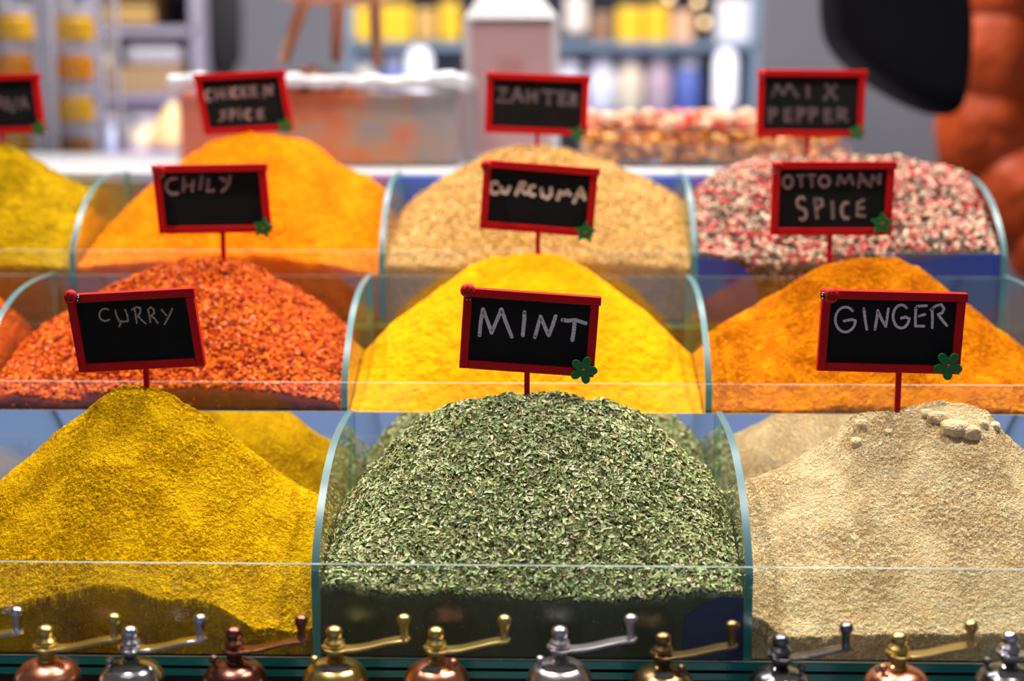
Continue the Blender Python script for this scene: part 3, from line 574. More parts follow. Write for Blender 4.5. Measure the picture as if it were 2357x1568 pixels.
# ------------------------------------------------------------------ pepper mills
def metal(name, col, rough): return simple(name, col, rough, 1.0, var=.15, bscale=50)
M_cop = metal('copper', (.78, .30, .18, 1), .28); M_dcop = metal('dark_copper', (.26, .10, .07, 1), .25)
M_brass = metal('brass', (.62, .46, .16, 1), .28); M_chr = metal('chrome', (.62, .62, .68, 1), .16)
M_dchr = metal('dark_nickel', (.22, .22, .25, 1), .2); M_brz = metal('antique_bronze', (.28, .18, .08, 1), .28); M_pew = metal('pewter', (.55, .50, .54, 1), .3)
M_hole = simple('dark_opening', (.004, .003, .003, 1), .8)
YG = -.062
def mill(cx, top_y, hx, matb, mata, slot, label, kx=None):
    c = P(cx, 1530, YG); fin = P(cx, top_y, YG); zt = fin.z-.0250; zb = -.142
    root = empty('pepper_mill', (c.x, YG, zb), label, 'pepper mill', 'metal hand pepper mills on the ledge'); H = zt-zb
    m = MB(); m.lathe([(.0225, 0), (.0225, .006), (.0205, .010), (.0195, .02), (.0195, H*.45), (.0210, H*.47), (.0210, H*.5), (.0195, H*.52), (.0198, H-.018), (.0206, H-.014)], 48); m.build('body', matb, root, True)
    m = MB(); m.lathe([(.0206, H-.0138), (.0213, H-.0125), (.0213, H-.010), (.0207, H-.0085), (.0200, H-.0065), (.0192, H-.0058), (.0186, H-.0045), (.0165, H-.0022), (.0135, H-.0005), (.010, H+.0006), (.0062, H+.0014), (.0056, H+.003)], 48); m.build('cap', matb, root, True)
    def dome(r): return H-.0022-(r-.0165)*1.0 if r > .0165 else H+.0006+(r-.010)*(-.0028/.0065)
    a0, a1 = slot; n = 16; vs = []; fs = []
    for i in range(n+1):
        a = math.radians(a0+(a1-a0)*i/n); e = min(1, .35+2.2*math.sin(PI*i/n))
        for rr in (.0118-.0032*e, .0118+.0032*e): vs.append((rr*math.cos(a), rr*math.sin(a), dome(rr)+.0006))
    for i in range(n): fs.append((2*i, 2*i+1, 2*i+3, 2*i+2))
    m = MB(); m.add(vs, fs); op = m.build('filling_slot', M_hole, bpy.data.objects[root.children[-1].name], True); op['label'] = 'dark filling slot'
    if kx is not None:
        a = math.radians(kx); k = Vector((.0135*math.cos(a), .0135*math.sin(a), dome(.0135)))
        m = MB(); m.lathe([(.0022, -.001), (.0014, .001), (.0014, .0025), (.0026, .0038), (.0029, .0052), (.0022, .0068), (.0005, .0075)], 16, Matrix.Translation(k)); m.build('slider_knob', matb, root, True)
    m = MB(); m.lathe([(.0062, H), (.0062, H+.0025), (.0050, H+.0035), (.0054, H+.0065), (.0060, H+.0082), (.0060, H+.0093)], 28); m.build('neck', mata, root, True)
    L = (P(hx, 1450, YG).x-c.x)
    m = MB(); N = 26; pv = []; pf = []
    for i in range(N+1):
        t = i/N; x = -.0085+(L+.0085+.0042)*t; z = H+.0093+.0012*math.sin(t*PI*2+2.6)+.0058*max(0, (t-.18)/.82)**1.4
        if x < .0085: hw = math.sqrt(max(0, .0085**2-x*x))*.95+.0006
        elif x > L: hw = math.sqrt(max(0, .0042**2-(x-L)**2))+.0004
        else: hw = .0048
        if x >= .0085-.004: hw = max(hw, .0042 if x < L else 0)
        pv += [(x, -hw, z), (x, hw, z), (x, hw, z+.0021), (x, -hw, z+.0021)]
    for i in range(N):
        a = i*4; b = a+4; pf += [(a, b, b+1, a+1), (a+1, b+1, b+2, a+2), (a+2, b+2, b+3, a+3), (a+3, b+3, b, a)]
    pf += [(0, 1, 2, 3), (N*4, N*4+3, N*4+2, N*4+1)]
    m.add(pv, pf); arm = m.build('crank_arm', mata, root, True, bevel=.0003)
    zk = pv[-1][2]
    m = MB(); m.lathe([(.0028, 0), (.0026, .002), (.0027, .007), (.0036, .0095), (.0045, .0115), (.0046, .0132), (.0038, .0150), (.0020, .0160), (.0003, .0163)], 24, Matrix.Translation((L, 0, zk-.0004))); m.build('crank_knob', mata, arm, True)
    m = MB(); m.lathe([(.0055, H+0.0109), (.0066, H+0.0123), (.0066, H+0.0150), (.0050, H+0.0167), (.0044, H+0.0175), (.0054, H+0.0190), (.0056, H+0.0215), (.0046, H+0.0237), (.0025, H+0.0249), (.0003, H+0.0252)], 28); m.build('finial', mata, root, True)
mill(-130, 1425, 40, M_chr, M_chr, (200, 300), 'silver pepper mill whose crank alone shows at the left edge')
mill(108, 1440, 263, M_cop, M_brass, (20, 60), 'copper pepper mill with brass crank, first full one from the left')
mill(302, 1442, 461, M_chr, M_chr, (200, 330), 'shiny chrome pepper mill left of the dark copper one', 205)
mill(540, 1444, 694, M_dcop, M_dcop, (30, 70), 'dark copper pepper mill in front of the curry bin', 190)
mill(771, 1442, 930, M_brass, M_brass, (215, 330), 'brass pepper mill just right of the first teal divider edge', 200)
mill(1004, 1444, 1161, M_cop, M_brass, (225, 290), 'copper pepper mill with brass crank in front of the mint bin', 330)
mill(1288, 1442, 1452, M_pew, M_pew, (210, 330), 'pewter grey pepper mill in front of the mint bin', 200)
mill(1525, 1457, 1685, M_brz, M_brz, (240, 300), 'antique bronze pepper mill at the right end of the mint bin', 330)
mill(1796, 1461, 1948, M_dchr, M_dchr, (240, 330), 'dark nickel pepper mill at the left end of the ginger bin', 345)
mill(2067, 1456, 2235, M_cop, M_brass, (160, 200), 'copper pepper mill with brass crank in front of the ginger heap', 215)
mill(2322, 1454, 2490, M_dchr, M_chr, (220, 320), 'dark chrome pepper mill at the right edge of the photo', 170)

# ------------------------------------------------------------------ white counter behind the rear tier
M_counter = simple('white_counter_laminate', (.50, .50, .53, 1), .35)
m = MB(); xr = P(2205, 385, .62).x
m.box((-1.1, .6105, .300), (xr, 1.42, .312)); m.box((-1.1, .64, -.85), (xr, 1.40, .300))
tag(m.build('sales_counter', M_counter, bevel=.002), 'long white counter top directly behind the rear bins', 'counter')
M_bcard = simple('blue_reflection_card', lin(0, 96, 240), .5)  # added board; its blue stands in for reflections in the rear glass
m = MB(); m.box((P(700, 430, .608).x, .607, .18), (xr, .6095, .3085))
tag(m.build('blue_reflection_board', M_bcard), 'bright blue board added behind the rear glass to stand in for reflections', 'board')

# tray of orange sweets with white rim
def rect(x0, y0, x1, y1, Y):
    ym = (max(y0, 0)+y1)/2; return P(x0, ym, Y).x, P(x1, ym, Y).x, P(x0, y1, Y).z, P(x0, y0, Y).z
CZ = .312
M_clearp = glass('clear_plastic', (.96, .96, .97, 1), .03, .03, (.8, .78, .8, 1))
def orange_grad():
    m, n, b, o = newmat('orange_to_beige_sweets'); t = n.nodes.new('ShaderNodeTexCoord'); s = n.nodes.new('ShaderNodeSeparateXYZ')
    nz = n.nodes.new('ShaderNodeTexNoise'); nz.inputs['Scale'].default_value = 14; nz.inputs['Detail'].default_value = 3
    n.links.new(t.outputs['Object'], s.inputs[0]); n.links.new(t.outputs['Object'], nz.inputs['Vector'])
    a = n.nodes.new('ShaderNodeMath'); a.operation = 'MULTIPLY_ADD'; a.inputs[1].default_value = 1.6; a.inputs[2].default_value = -.32
    c = n.nodes.new('ShaderNodeMath'); c.operation = 'ADD'; n.links.new(s.outputs['X'], a.inputs[0]); n.links.new(a.outputs[0], c.inputs[0]); n.links.new(nz.outputs['Fac'], c.inputs[1])
    r = n.nodes.new('ShaderNodeValToRGB'); e = r.color_ramp.elements; e[0].position = .35; e[0].color = lin(215, 95, 0); e[1].position = 1.0; e[1].color = lin(150, 140, 130)
    e[0].position = .40; e[1].position = .74; x = e.new(.5); x.color = lin(210, 112, 46); x = e.new(.62); x.color = lin(178, 138, 104)
    n.links.new(c.outputs[0], r.inputs[0]); n.links.new(r.outputs[0], b.inputs['Base Color']); b.inputs['Roughness'].default_value = .6
    return m
xa, xb, za, zb = rect(405, 172, 1056, 375, .80)
root = empty('sweet_tray', (xa, .80, CZ), 'clear tray of orange and beige sweets with crumpled white rim', 'tray')
m = MB(); NX, NZ = 60, 2
m.box((0.004, .006, .002), (xb-xa-.004, .20, zb-CZ-.022)); so = m.build('sweets', orange_grad(), root, bevel=.004)
m = MB()
for a, b in (((0, 0, 0), (xb-xa, .003, zb-CZ-.012)), ((0, .207, 0), (xb-xa, .21, zb-CZ-.012)), ((0, .003, 0), (.003, .207, zb-CZ-.012)), ((xb-xa-.003, .003, 0), (xb-xa, .207, zb-CZ-.012))): m.box(a, b)
m.build('tray_wall', M_clearp, root)
M_foil = simple('white_foil', (.60, .61, .65, 1), .3, .2, bump=.004, bscale=60)
m = MB(); n = 120; path = []
for (p, q) in (((-.004, -.004), (xb-xa+.004, -.004)), ((xb-xa+.004, -.004), (xb-xa+.004, .214)), ((xb-xa+.004, .214), (-.004, .214)), ((-.004, .214), (-.004, -.004))):
    for i in range(30): t = i/30; path.append(((p[0]+(q[0]-p[0])*t), p[1]+(q[1]-p[1])*t, zb-CZ-.008+random.uniform(-.002, .003)))
path.append(path[0]); m.tube(path, [.008+random.uniform(-.002, .002) for _ in path], 10); m.build('foil_rim', M_foil, root, True)
M_nut = island('shelled_nut', [(0, lin(150, 90, 60)), (.3, lin(190, 120, 85)), (.6, lin(214, 150, 115)), (.85, lin(225, 190, 170))], .5)
xn0, xn1, _, _ = rect(575, 0, 830, 0+10, .88)
V, F = ico(1); N = 420; Vs = []; Fs = []
for i in range(N):
    u = rng.normal(0, .42); v = rng.uniform(-1, 1); 
    if abs(u) > 1: continue
    hgt = .028*math.exp(-(u*1.6)**2)*(1-.5*v*v)*rng.random()
    Vs.append(V*np.array([.007, .006, .005])*rng.uniform(.8, 1.3)+np.array([(xn0+xn1)/2-xa+u*(xn1-xn0)/2, .10+v*.07, zb-CZ-.018+hgt])); Fs.append(F+len(V)*(len(Vs)-1))
no = link('nuts', npmesh('nuts', np.concatenate(Vs), np.concatenate(Fs)), M_nut, None, True, (xa, .80, CZ))
stuff(no, 'nut_pile', 'small pile of brown nuts on top of the orange sweet tray', 'nuts')

# wooden three-legged stand over the tray
M_lw = simple('pale_wood', lin(205, 160, 130), .5, var=.15, bscale=20)
Yw = .90; root = empty('wooden_bowl_stand', P(770, 150, Yw), 'pale wooden bowl on three legs above the nuts on the sweet tray', 'bowl'); off = root.location
for a, b, r in (((705, -10), (652, 142), .008), ((778, -8), (775, 138), .0085), ((862, -5), (868, 150), .0075)):
    m = MB(); A = P(*a, Yw); B = P(*b, Yw+(.03 if a[0] == 778 else 0)); m.tube([A, (A+B)/2, B], [r*1.1, r, r*.85], 12); m.build('leg', M_lw, root, True, off=off)
c = P(785, 14, Yw); m = MB()
m.lathe([(.001, 0), (.05, .004), (.085, .012), (.108, .03), (.118, .055), (.113, .056), (.10, .032), (.07, .016), (.001, .008)], 40, Matrix.Translation(c)); m.build('bowl', M_lw, root, True, off=off)
m = MB(); m.ball(c+Vector((.055, 0, .03)), .05, 20, (1, .8, .5)); 
tag(m.build('black_cloth', M_black, None, True), 'black bundle lying in the wooden bowl', 'cloth')

# white house-shaped lantern
M_pink = simple('pinkish_paper', lin(196, 160, 164), .6, var=.06, bscale=10)
xa, xb, za, zb = rect(1066, 45, 1288, 372, 1.02)
root = empty('paper_lantern', ((xa+xb)/2, 1.02, CZ), 'white house-shaped lantern with pinkish panels on the counter', 'lantern'); w = (xb-xa)/2; h = zb-CZ
m = MB(); m.box((-w+.006, .002, .008), (w-.006, .12, h-.004)); m.build('panel', M_pink, root)
m = MB()
for x in (-w, w-.012): m.box((x, -.001, 0), (x+.012, .01, h)); m.box((x, .11, 0), (x+.012, .121, h))
m.box((-w, -.001, 0), (w, .121, .008)); m.build('frame', M_white, root, bevel=.001)
m = MB(); m.add([(-w, -.003, h), (w, -.003, h), (w, .123, h), (-w, .123, h), (-w*.55, .03, h+.045), (w*.45, .03, h+.045), (w*.45, .09, h+.045), (-w*.55, .09, h+.045)], [(0, 3, 2, 1), (4, 5, 6, 7), (0, 1, 5, 4), (1, 2, 6, 5), (2, 3, 7, 6), (3, 0, 4, 7)]); m.build('roof', M_white, root, bevel=.003)
m = MB(); m.box((-.018, -.0004, h*.35), (.016, .0016, h*.72)); pr = m.build('print', simple('faded_pink_print', lin(186, 138, 134), .6), root)

# tray of caramelised nuts
M_car = island('caramel_nut', [(0, lin(160, 80, 8)), (.3, lin(196, 115, 20)), (.6, lin(215, 140, 35)), (.85, lin(240, 180, 90))], .18, .8)
M_peach = island('peach_sweet', [(0, lin(215, 150, 115)), (.4, lin(225, 180, 150)), (.8, lin(214, 110, 90))], .35)
xa, xb, za, zb = rect(1335, 300, 1962, 372, .78)
root = empty('nut_tray', (xa, .78, CZ), 'shallow glass tray of golden caramelised nuts behind the peppercorns', 'tray')
m = MB()
for a, b in (((0, 0, 0), (xb-xa, .18, .003)), ((0, 0, .003), (xb-xa, .003, .03)), ((0, .177, .003), (xb-xa, .18, .03)), ((0, .003, .003), (.003, .177, .03)), ((xb-xa-.003, .003, .003), (xb-xa, .177, .03))): m.box(a, b)
m.build('tray_wall', M_clearp, root)
def pile(name, n, x0, x1, y0, y1, z0, z1, r, mat, label, base):
    V, F = ico(2); Vs = []; Fs = []
    for i in range(n):
        Vs.append(V*r*rng.uniform(.75, 1.25)*np.array([1, 1, .8])+np.array([rng.uniform(x0, x1), rng.uniform(y0, y1), rng.uniform(z0, z1)])); Fs.append(F+len(V)*i)
    o = link(name, npmesh(name, np.concatenate(Vs), np.concatenate(Fs)), mat, None, True, base); return stuff(o, name, label, 'nuts')
L = xb-xa
pile('caramel_nut_pile', 900, .01, L-.01, .010, .17, .008, .040, .0065, M_car, 'golden caramelised nuts filling the shallow glass tray', (xa, .78, CZ))
pile('peach_sweet_pile', 150, .01, L*.66, .012, .17, .050, .064, .0085, M_peach, 'peach coloured sweets lying over the caramelised nuts', (xa, .78, CZ))
M_rsw = simple('red_sweet', lin(225, 30, 25), .3)
for px, py, rr, lab in ((1568, 270, .014, 'larger round red sweet left of centre on the nut tray'), (1652, 276, .011, 'smaller dark red sweet on the nut tray, nearer the MIX PEPPER sign')):
    c = P(px, py+6, .81); m = MB(); m.ball(Vector((0, 0, 0)), rr, 16, (1, .9, .8)); tag(m.build('red_sweet', M_rsw, None, True, (c.x, .81, c.z)), lab, 'sweet', 'red sweets on the nut tray')

# ------------------------------------------------------------------ background stalls
def bgbox(name, label, cat, x0, y0, x1, y1, Y, dep, mat, group=None, bevel=.006, rot=0):
    xa, xb, za, zb = rect(x0, y0, x1, y1, Y); m = MB(); m.box((-(xb-xa)/2, 0, 0), ((xb-xa)/2, dep, zb-za))
    o = m.build(name, mat, None, False, ((xa+xb)/2, Y, za), bevel=bevel); o.rotation_euler.z = rot
    return tag(o, label, cat, group)
C_ = lambda n, *c, **k: MATS.get(n) or simple(n, lin(*c), k.get('r', .5), var=.08, bscale=12)
# jar racks at the left
M_amber = simple('amber_preserve', lin(222, 140, 20), .15, spec=.8); M_honey = simple('yellow_preserve', lin(225, 170, 30), .15, spec=.8); M_brown = simple('brown_preserve', lin(150, 100, 50), .2)
M_lid = simple('pale_lid', lin(205, 200, 215), .35)
def rack(x0, x1, label):
    xa, xb, za, zb = rect(x0, -60, x1, 395, 1.5); root = empty('jar_rack', ((xa+xb)/2, 1.5, -.85), label, 'rack', 'clear jar racks'); w = (xb-xa)/2
    for s in (-1, 1):
        for yy in (0, .09):
            m = MB(); m.box((s*w-.005, yy, 0), (s*w+.005, yy+.01, zb+.85)); m.build('post', M_lid, root)
    return root, w
def jar(px, py, hpx, wpx, Y, mat, label, lidm=None, group='preserve jars in the clear racks', name='preserve_jar', cat='jar'):
    q = mpp(Y); b = P(px, py+hpx/2, Y); root = empty(name, b, label, cat, group); r = wpx*q/2; h = hpx*q
    m = MB(); m.lathe([(r*.8, 0), (r, h*.06), (r, h*.62), (r*.8, h*.72), (r*.8, h*.76)], 24); m.build('jar_body', mat, root, True)
    m = MB(); m.lathe([(r*.86, h*.76), (r*.88, h*.78), (r*.88, h*.97), (r*.8, h)], 24); m.build('lid', lidm or M_lid, root, True)
    return root
for (x0, x1, cx, lab, lst) in ((118, 232, 176, 'clear rack of stacked preserve jars, second column from the left edge', ((60, M_honey), (150, M_amber), (245, M_honey), (338, M_brown))),
                          (-25, 92, 36, 'clear rack of stacked preserve jars at the very left edge', ((58, M_honey), (148, M_amber), (240, M_amber), (330, M_honey)))):
    root, w = rack(x0, x1, lab)
    for k, (py, mt) in enumerate(lst):
        z = P(cx, py+38, 1.5).z; m = MB(); m.box((-w-.004, 0, z+.85-.006), (w+.004, .1, z+.85)); m.build('shelf', M_clearp, root)
        jar(cx, py-2, 76, 84, 1.55, mt, '%s preserve jar, %s from the top of the %s rack' % ({M_honey: 'yellow', M_amber: 'orange', M_brown: 'brown'}[mt], ('first', 'second', 'third', 'fourth')[k], 'second' if cx > 100 else 'leftmost'))
# left stall
M_stall = C_('lavender_grey_board', 165, 158, 178)
def shelfunit(name, label, x0, x1, yt, levels, Y, dep, mat, back=None):
    xa, xb, _, zt = rect(x0, yt, x1, yt+10, Y); root = empty(name, ((xa+xb)/2, Y, -.85), label, 'shelving'); w = (xb-xa)/2; H = zt+.85
    for s in (-1, 1):
        m = MB(); m.box((s*w-.012, 0, 0), (s*w+.012, dep, H)); m.build('side_panel', mat, root)
    for y in levels:
        z = P(0, y, Y).z+.85; m = MB(); m.box((-w, 0, z-.02), (w, dep, z)); m.build('shelf', mat, root)
    m = MB(); m.box((-w, dep, 0), (w, dep+.01, H)); m.build('back_board', back or mat, root); return root
shelfunit('stall_shelving', 'lavender grey stall shelving behind the preserve jars', 205, 445, -120, (-40, 62, 214, 294, 375), 2.5, .34, M_stall)
for k in range(5):
    bgbox('snack_packet', 'stacked flat golden packet on the left stall, '+('topmost', 'second from top', 'middle', 'second from bottom', 'lowest')[k], 'packet', 238, -30+k*17, 352, -16+k*17, 2.52, .15, C_('golden_wrap', 222, 180, 110), 'golden packets on the left stall', .003)
bgbox('white_parcel', 'bright white rounded parcel on the left stall shelf', 'parcel', 275, 92, 425, 151, 2.52, .2, simple('bright_white_wrap', (.95, .95, 1, 1), .4), bevel=.03)
jar(245, 118, 66, 50, 2.56, C_('cream_glaze', 250, 238, 205), 'cream jar beside the bright white parcel', C_('cream_glaze', 250, 238, 205), None, 'cream_jar')
bgbox('tan_carton', 'wide tan carton below the white parcel', 'carton', 244, 153, 425, 213, 2.52, .3, C_('tan_card', 176, 145, 105), bevel=.004)
bgbox('grey_carton', 'pale grey carton under the tan carton', 'carton', 246, 226, 420, 292, 2.52, .3, C_('pale_grey_card', 190, 184, 190), bevel=.004)
c = P(405, 352, 2.2); c.z = P(0, 352, 2.1).z; z0 = c.z
root = empty('cone_lamp', c, 'glowing cream cone lamp on the left stall', 'lamp'); hh = P(405, 235, 2.2).z-z0
ml, n_, b_, o_ = newmat('warm_lamp_shade'); b_.inputs['Base Color'].default_value = lin(240, 210, 150); b_.inputs['Emission Color'].default_value = lin(255, 215, 150); b_.inputs['Emission Strength'].default_value = .2
m = MB(); m.lathe([(.058, .012), (.056, hh*.35), (.03, hh*.75), (.008, hh)], 28); m.build('shade', ml, root, True)
m = MB(); m.lathe([(.045, 0), (.045, .012)], 24); m.build('base', M_white, root, True)
jar(330, 310, 84, 66, 2.2, C_('cream_glaze', 250, 238, 205), 'small cream jar left of the cone lamp', None, None, 'cream_jar')
jar(256, 310, 84, 58, 2.2, simple('pale_blue_glaze', lin(200, 215, 240), .3), 'pale blue white jar near the racks on the left stall', None, None, 'blue_jar')
xa, xb, za, zb = rect(225, 352, 462, 400, 2.1); m = MB(); m.box((xa, 2.1, -.85), (xb, 2.46, P(0, 352, 2.1).z)); tag(m.build('draped_table', C_('purple_cloth', 165, 125, 215), bevel=.008), 'table draped in purple cloth under the cone lamp', 'table')
c = P(512, 20, 2.6); m = MB(); m.lathe([(.02, -.17), (.055, -.12), (.06, .0), (.045, .12), (.03, .25), (.012, .3)], 20, Matrix.Translation(c), sx=.8, sy=.5)
tag(m.build('hanging_coat', simple('black_wool', (.01, .01, .013, 1), .9), None, True), 'black coat hanging at the right side of the lavender shelving', 'coat')
# central shelving behind the lantern
M_sh = C_('blue_grey_shelf', 120, 140, 165)
shelfunit('wall_shelving', 'tall blue grey shelving behind the white lantern', 800, 1745, -260, (-90, 98, 258, 400), 3.3, .4, M_sh, C_('pale_back_board', 190, 186, 196))
YY = C_('yellow_packet', 236, 190, 30); OO = C_('ochre_packet', 205, 160, 90)
items = [('tea_packet', 812, 12, 868, 88, YY, 'yellow'), ('tea_packet', 872, 10, 948, 90, YY, 'bright yellow wide'), ('tea_packet', 955, 20, 1005, 88, OO, 'ochre'), ('tea_packet', 1012, 5, 1058, 88, YY, 'tall yellow'),
         ('tea_packet', 1300, -10, 1352, 70, C_('pale_pack', 225, 212, 205), 'pale'), ('tea_packet', 1358, 28, 1412, 90, C_('brown_pack', 140, 105, 80), 'brown'), ('tea_packet', 1420, 15, 1478, 92, YY, 'yellow'), ('tea_packet', 1484, 12, 1540, 92, YY, 'bright yellow'), ('tea_packet', 1546, 25, 1598, 92, C_('peach_pack', 225, 175, 140), 'peach'), ('tea_packet', 1650, -5, 1728, 92, C_('white_pack', 222, 220, 230), 'white')]
places = ['at the left end of the upper shelf', 'second on the upper shelf, left of the lantern', 'third on the upper shelf, left of the lantern', 'directly left of the lantern on the upper shelf', 'directly right of the lantern', 'second to the right of the lantern', 'third to the right of the lantern', 'fourth to the right of the lantern', 'on the upper shelf under the warm bulbs', 'at the right end of the upper shelf']
for it, pl in zip(items, places):
    bgbox(it[0], it[6]+' tea packet '+pl, 'packet', it[1], it[2], it[3], it[4]+6, 3.34, .12, it[5], 'tea packets on the upper shelf', .008)
wj = C_('white_porcelain', 225, 225, 245); bj = C_('blue_porcelain', 90, 110, 190); cj = C_('cream_porcelain', 228, 215, 195); pj = C_('mauve_porcelain', 190, 165, 185)
lj = [(840, 130, 60, cj, 'cream', 'under the yellow packets'), (905, 130, 60, bj, 'blue', 'between the cream jar and the white canister'), (1310, 120, 64, wj, 'white', 'directly right of the lantern'), (1385, 130, 66, wj, 'pale white', 'second right of the lantern'), (1450, 140, 60, cj, 'cream', 'third right of the lantern'), (1515, 140, 60, pj, 'mauve', 'fourth right of the lantern'), (1580, 128, 58, bj, 'blue', 'left of the tall bright lamp')]
for x, hp, wp, mt, nm, pl in lj:
    jar(x, 258-hp/2, hp, wp, 3.38, mt, nm+' porcelain jar '+pl, wj, 'porcelain jars on the lower shelf', 'porcelain_jar')
me_, n_, b_, o_ = newmat('lit_white_globe'); b_.inputs['Base Color'].default_value = (.9, .9, 1, 1); b_.inputs['Emission Color'].default_value = (.86, .88, 1, 1); b_.inputs['Emission Strength'].default_value = .75
def lamp(px, y0, y1, wpx, Y, mat, label, name='tube_lamp'):
    b = P(px, y1, Y); h = P(px, y0, Y).z-b.z; r = wpx*mpp(Y)/2; root = empty(name, b, label, 'lamp')
    m = MB(); m.lathe([(r*.6, .006), (r, .02), (r, h*.85), (r*.6, h)], 20); m.build('shade', mat, root, True)
    m = MB(); m.lathe([(r*.7, 0), (r*.7, .006)], 16); m.build('base', M_white, root, True)
lamp(1668, 115, 256, 50, 3.32, me_, 'bright white cylindrical lamp on the lower wall shelf')
lamp(966, 112, 256, 56, 3.32, me_, 'white canister jar with a painted glow, left of the lantern on the wall shelf')  # a white jar, no lamp; its brightness is put in as emission
mb_, n_, b_, o_ = newmat('warm_bulb'); b_.inputs['Emission Color'].default_value = (1, .62, .28, 1); b_.inputs['Emission Strength'].default_value = 3.2; b_.inputs['Base Color'].default_value = (1, .8, .5, 1)
for k, (x, y) in enumerate(((1606, 4), (1622, 52), (1540, -5))):
    c = P(x, y, 3.27); root = empty('warm_bulb', c, ('small warm bulb at the top edge near the white packet', 'small warm bulb just below the other two', 'small warm bulb above the bright yellow packets')[k], 'light bulb', 'warm bulbs strung on the wall shelving')
    m = MB(); m.ball(Vector((0, 0, 0)), .011, 12); m.build('glass_bulb', mb_, root, True)
    m = MB(); m.lathe([(.006, .009), (.006, .022)], 12); m.build('socket', M_black, root, True)
    m = MB(); m.tube([(0, 0, .02), (0, .03, .12), (0, .05, .3)], .0015, 6); m.build('wire', M_black, root)

# ------------------------------------------------------------------ person in an orange puffer jacket
M_skin = simple('skin', lin(214, 160, 130), .5); M_hair = simple('brown_hair', (.03, .015, .008, 1), .6, bump=.004, bscale=60)
M_jack = simple('orange_puffer_fabric', lin(216, 82, 24), .5, spec=.3, bump=.012, bscale=22, var=.08)
M_jean = simple('dark_jeans', (.02, .014, .014, 1), .9)
PX, PY = 1.085, 1.42
root = empty('person', (PX, PY, -.85), 'person in an orange quilted puffer jacket standing at the right edge', 'person'); root.scale = (1.09, 1.09, 1.09)
def skinned(name, nodes, edges, mat, sub=2):
    me = bpy.data.meshes.new(name); me.from_pydata([n_[0] for n_ in nodes], edges, []); o = link(name, me, mat, root)
    md = o.modifiers.new('skin', 'SKIN'); md.use_smooth_shade = True
    for i, n_ in enumerate(nodes):
        sv = me.skin_vertices[0].data[i]; sv.radius = n_[1]; sv.use_root = (i == 0)
    s_ = o.modifiers.new('sub', 'SUBSURF'); s_.levels = sub; s_.render_levels = sub; return o
N_ = [((0, 0, .92), (.15, .11)), ((0, 0, 1.1), (.13, .10)), ((0, .01, 1.32), (.16, .11)), ((0, 0, 1.45), (.07, .065)), ((0, 0, 1.52), (.055, .055)), ((0, -.01, 1.62), (.075, .092)), ((0, 0, 1.70), (.072, .085)),
      ((-.09, 0, .85), (.085, .09)), ((-.1, -.01, .48), (.06, .06)), ((-.1, .02, .09), (.04, .045)), ((-.1, -.1, .04), (.042, .035)),
      ((.09, 0, .85), (.085, .09)), ((.1, -.01, .48), (.06, .06)), ((.1, .02, .09), (.04, .045)), ((.1, -.1, .04), (.042, .035))]
body = skinned('body', N_, [(0, 1), (1, 2), (2, 3), (3, 4), (4, 5), (5, 6), (0, 7), (7, 8), (8, 9), (9, 10), (0, 11), (11, 12), (12, 13), (13, 14)], M_skin)
def puffer(m, pts, rx, ry, nb, amp=.016, n=36, rep=10):
    pts = [Vector(p) for p in pts]; K = nb*rep; vs = []
    for j in range(K+1):
        t = j/K; u = t*(len(pts)-1); i = min(int(u), len(pts)-2); f = u-i
        c = pts[i].lerp(pts[i+1], f); a = rx[i]+(rx[i+1]-rx[i])*f; b = ry[i]+(ry[i+1]-ry[i])*f
        bulge = amp*abs(math.sin(PI*t*nb))**.6-amp*.5
        d = (pts[i+1]-pts[i]).normalized(); e1 = Vector((1, 0, 0))-d*d.x; e1.normalize(); e2 = d.cross(e1)
        for k in range(n):
            q = 2*PI*k/n; w = 1+.03*math.sin(k*1.9+j*.21)
            vs.append(c+e1*math.cos(q)*(a+bulge)*w+e2*math.sin(q)*(b+bulge)*w)
    fs = [(j*n+k, j*n+(k+1) % n, (j+1)*n+(k+1) % n, (j+1)*n+k) for j in range(K) for k in range(n)]
    fs += [tuple(range(n))[::-1], tuple(K*n+k for k in range(n))]; m.add(vs, fs)
m = MB(); puffer(m, [(0, 0, .86), (0, 0, 1.05), (0, 0, 1.3), (0, 0, 1.44), (0, 0, 1.5)], [.22, .205, .225, .15, .085], [.16, .15, .155, .12, .085], 8, .018)
jk = m.build('puffer_jacket', M_jack, root, True)
for s, nm in ((-1, 'sleeve'), (1, 'sleeve')):
    m = MB(); puffer(m, [(s*.20, 0, 1.42), (s*.30, .0, 1.28), (s*.335, -.02, 1.08), (s*.26, -.12, .93), (s*.19, -.15, .90)], [.075, .088, .080, .068, .05], [.08, .088, .080, .066, .05], 7, .012, 28)
    m.build('sleeve', M_jack, jk, True)
m = MB(); m.tube([(-.02, -.172, .87), (-.02, -.168, 1.05), (-.02, -.175, 1.28), (-.02, -.14, 1.42)], .007, 8); m.build('zip', M_black, jk, True)
m = MB(); m.lathe([(.078, 1.46), (.09, 1.50), (.085, 1.55), (.078, 1.555)], 28); m.build('collar', M_jack, jk, True)
for s in (-1, 1):
    m = MB(); m.tube([(s*.095, 0, .90), (s*.1, -.01, .7), (s*.1, -.01, .48), (s*.1, .02, .12)], [.118, .095, .075, .07], 20); m.build('trouser_leg', M_jean, root, True)
    m = MB(); m.ball(Vector((s*.1, -.05, .045)), .06, 16, (.85, 2.1, .75)); m.build('shoe', M_black, root, True)
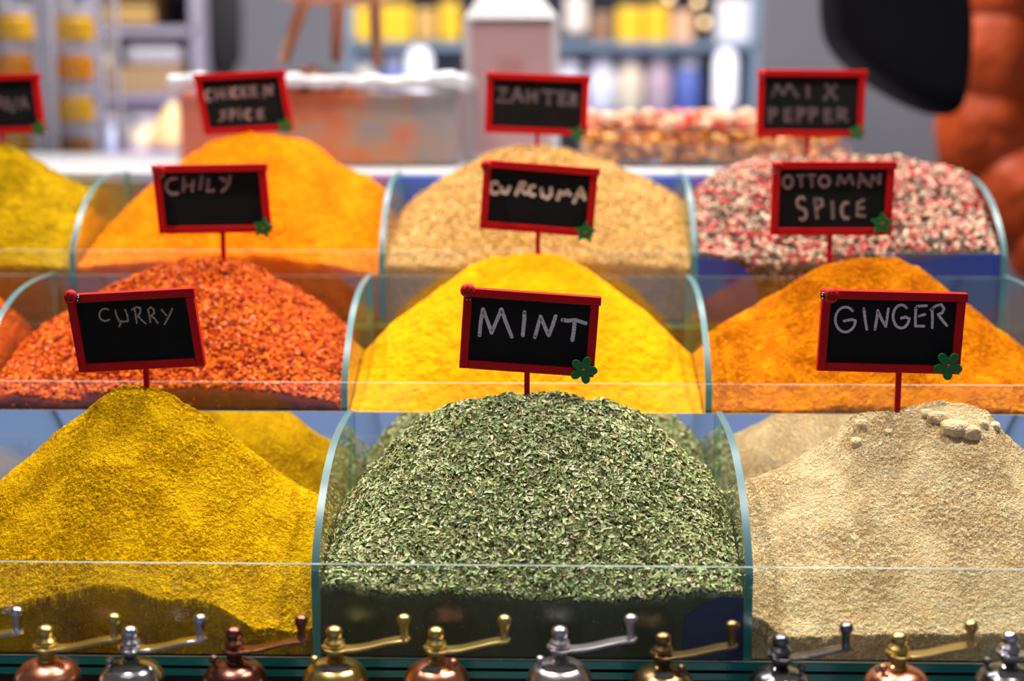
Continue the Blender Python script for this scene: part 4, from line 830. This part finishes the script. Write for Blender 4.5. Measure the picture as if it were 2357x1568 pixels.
m = MB(); m.ball(Vector((0, .018, 1.685)), .104, 24, (.86, .98, 1.08)); m.ball(Vector((0, .06, 1.60)), .08, 20, (.95, .6, 1.3)); m.build('hair', M_hair, root, True)
m = MB(); m.ball(Vector((0, -.108, 1.615)), .014, 12, (.8, 1.1, 1.5)); m.build('nose', M_skin, root, True)
for s in (-1, 1):
    m = MB(); m.ball(Vector((s*.031, -.093, 1.64)), .010, 12, (1.3, .6, .7)); m.build('eye', M_black, root, True)
    m = MB(); m.ball(Vector((s*.08, 0, 1.63)), .022, 12, (.35, .7, 1.2)); m.build('ear', M_skin, root, True)
m = MB(); m.ball(Vector((0, -.098, 1.575)), .02, 12, (1.1, .4, .25)); m.build('mouth', simple('lips', lin(180, 95, 90), .5), root, True)

# black bag hanging at the person's side
M_bag = simple('navy_black_nylon', (.003, .003, .007, 1), .8, spec=.15)
Yb = 1.0; out_ = [(1925, -190), (1915, 10), (1930, 95), (1985, 155), (2060, 210), (2140, 252), (2200, 272), (2240, 262), (2262, 150), (2262, -190)]
pts = [P(x, y, Yb) for x, y in out_]; c = sum(pts, Vector())/len(pts)
root = empty('shoulder_bag', (c.x, Yb+.06, min(p.z for p in pts)), 'large black rounded shoulder bag beside the orange jacket', 'bag'); off = root.location
m = MB(); n = len(pts); rings = [(.80, 0), (.95, .015), (1, .05), (1, .10), (.95, .135), (.80, .15)]; vs = []
for k, dy in rings:
    for p in pts: vs.append(Vector((c.x+(p.x-c.x)*k, Yb+dy, c.z+(p.z-c.z)*k)))
fs = [tuple(range(n)), tuple((len(rings)-1)*n+i for i in range(n))[::-1]]
for j in range(len(rings)-1): fs += [(j*n+i, j*n+(i+1) % n, (j+1)*n+(i+1) % n, (j+1)*n+i) for i in range(n)]
m.add(vs, fs); bo_ = m.build('bag_body', M_bag, root, True, off=off)
md = bo_.modifiers.new('s', 'SUBSURF'); md.levels = 2; md.render_levels = 2
m = MB(); m.tube([P(1960, -180, Yb+.07), P(2060, -420, Yb+.07), Vector((PX-.18, PY-.02, .64)), P(2240, -420, Yb+.07), P(2250, -180, Yb+.07)], .012, 10); m.build('strap', M_bag, root, True, off=off)
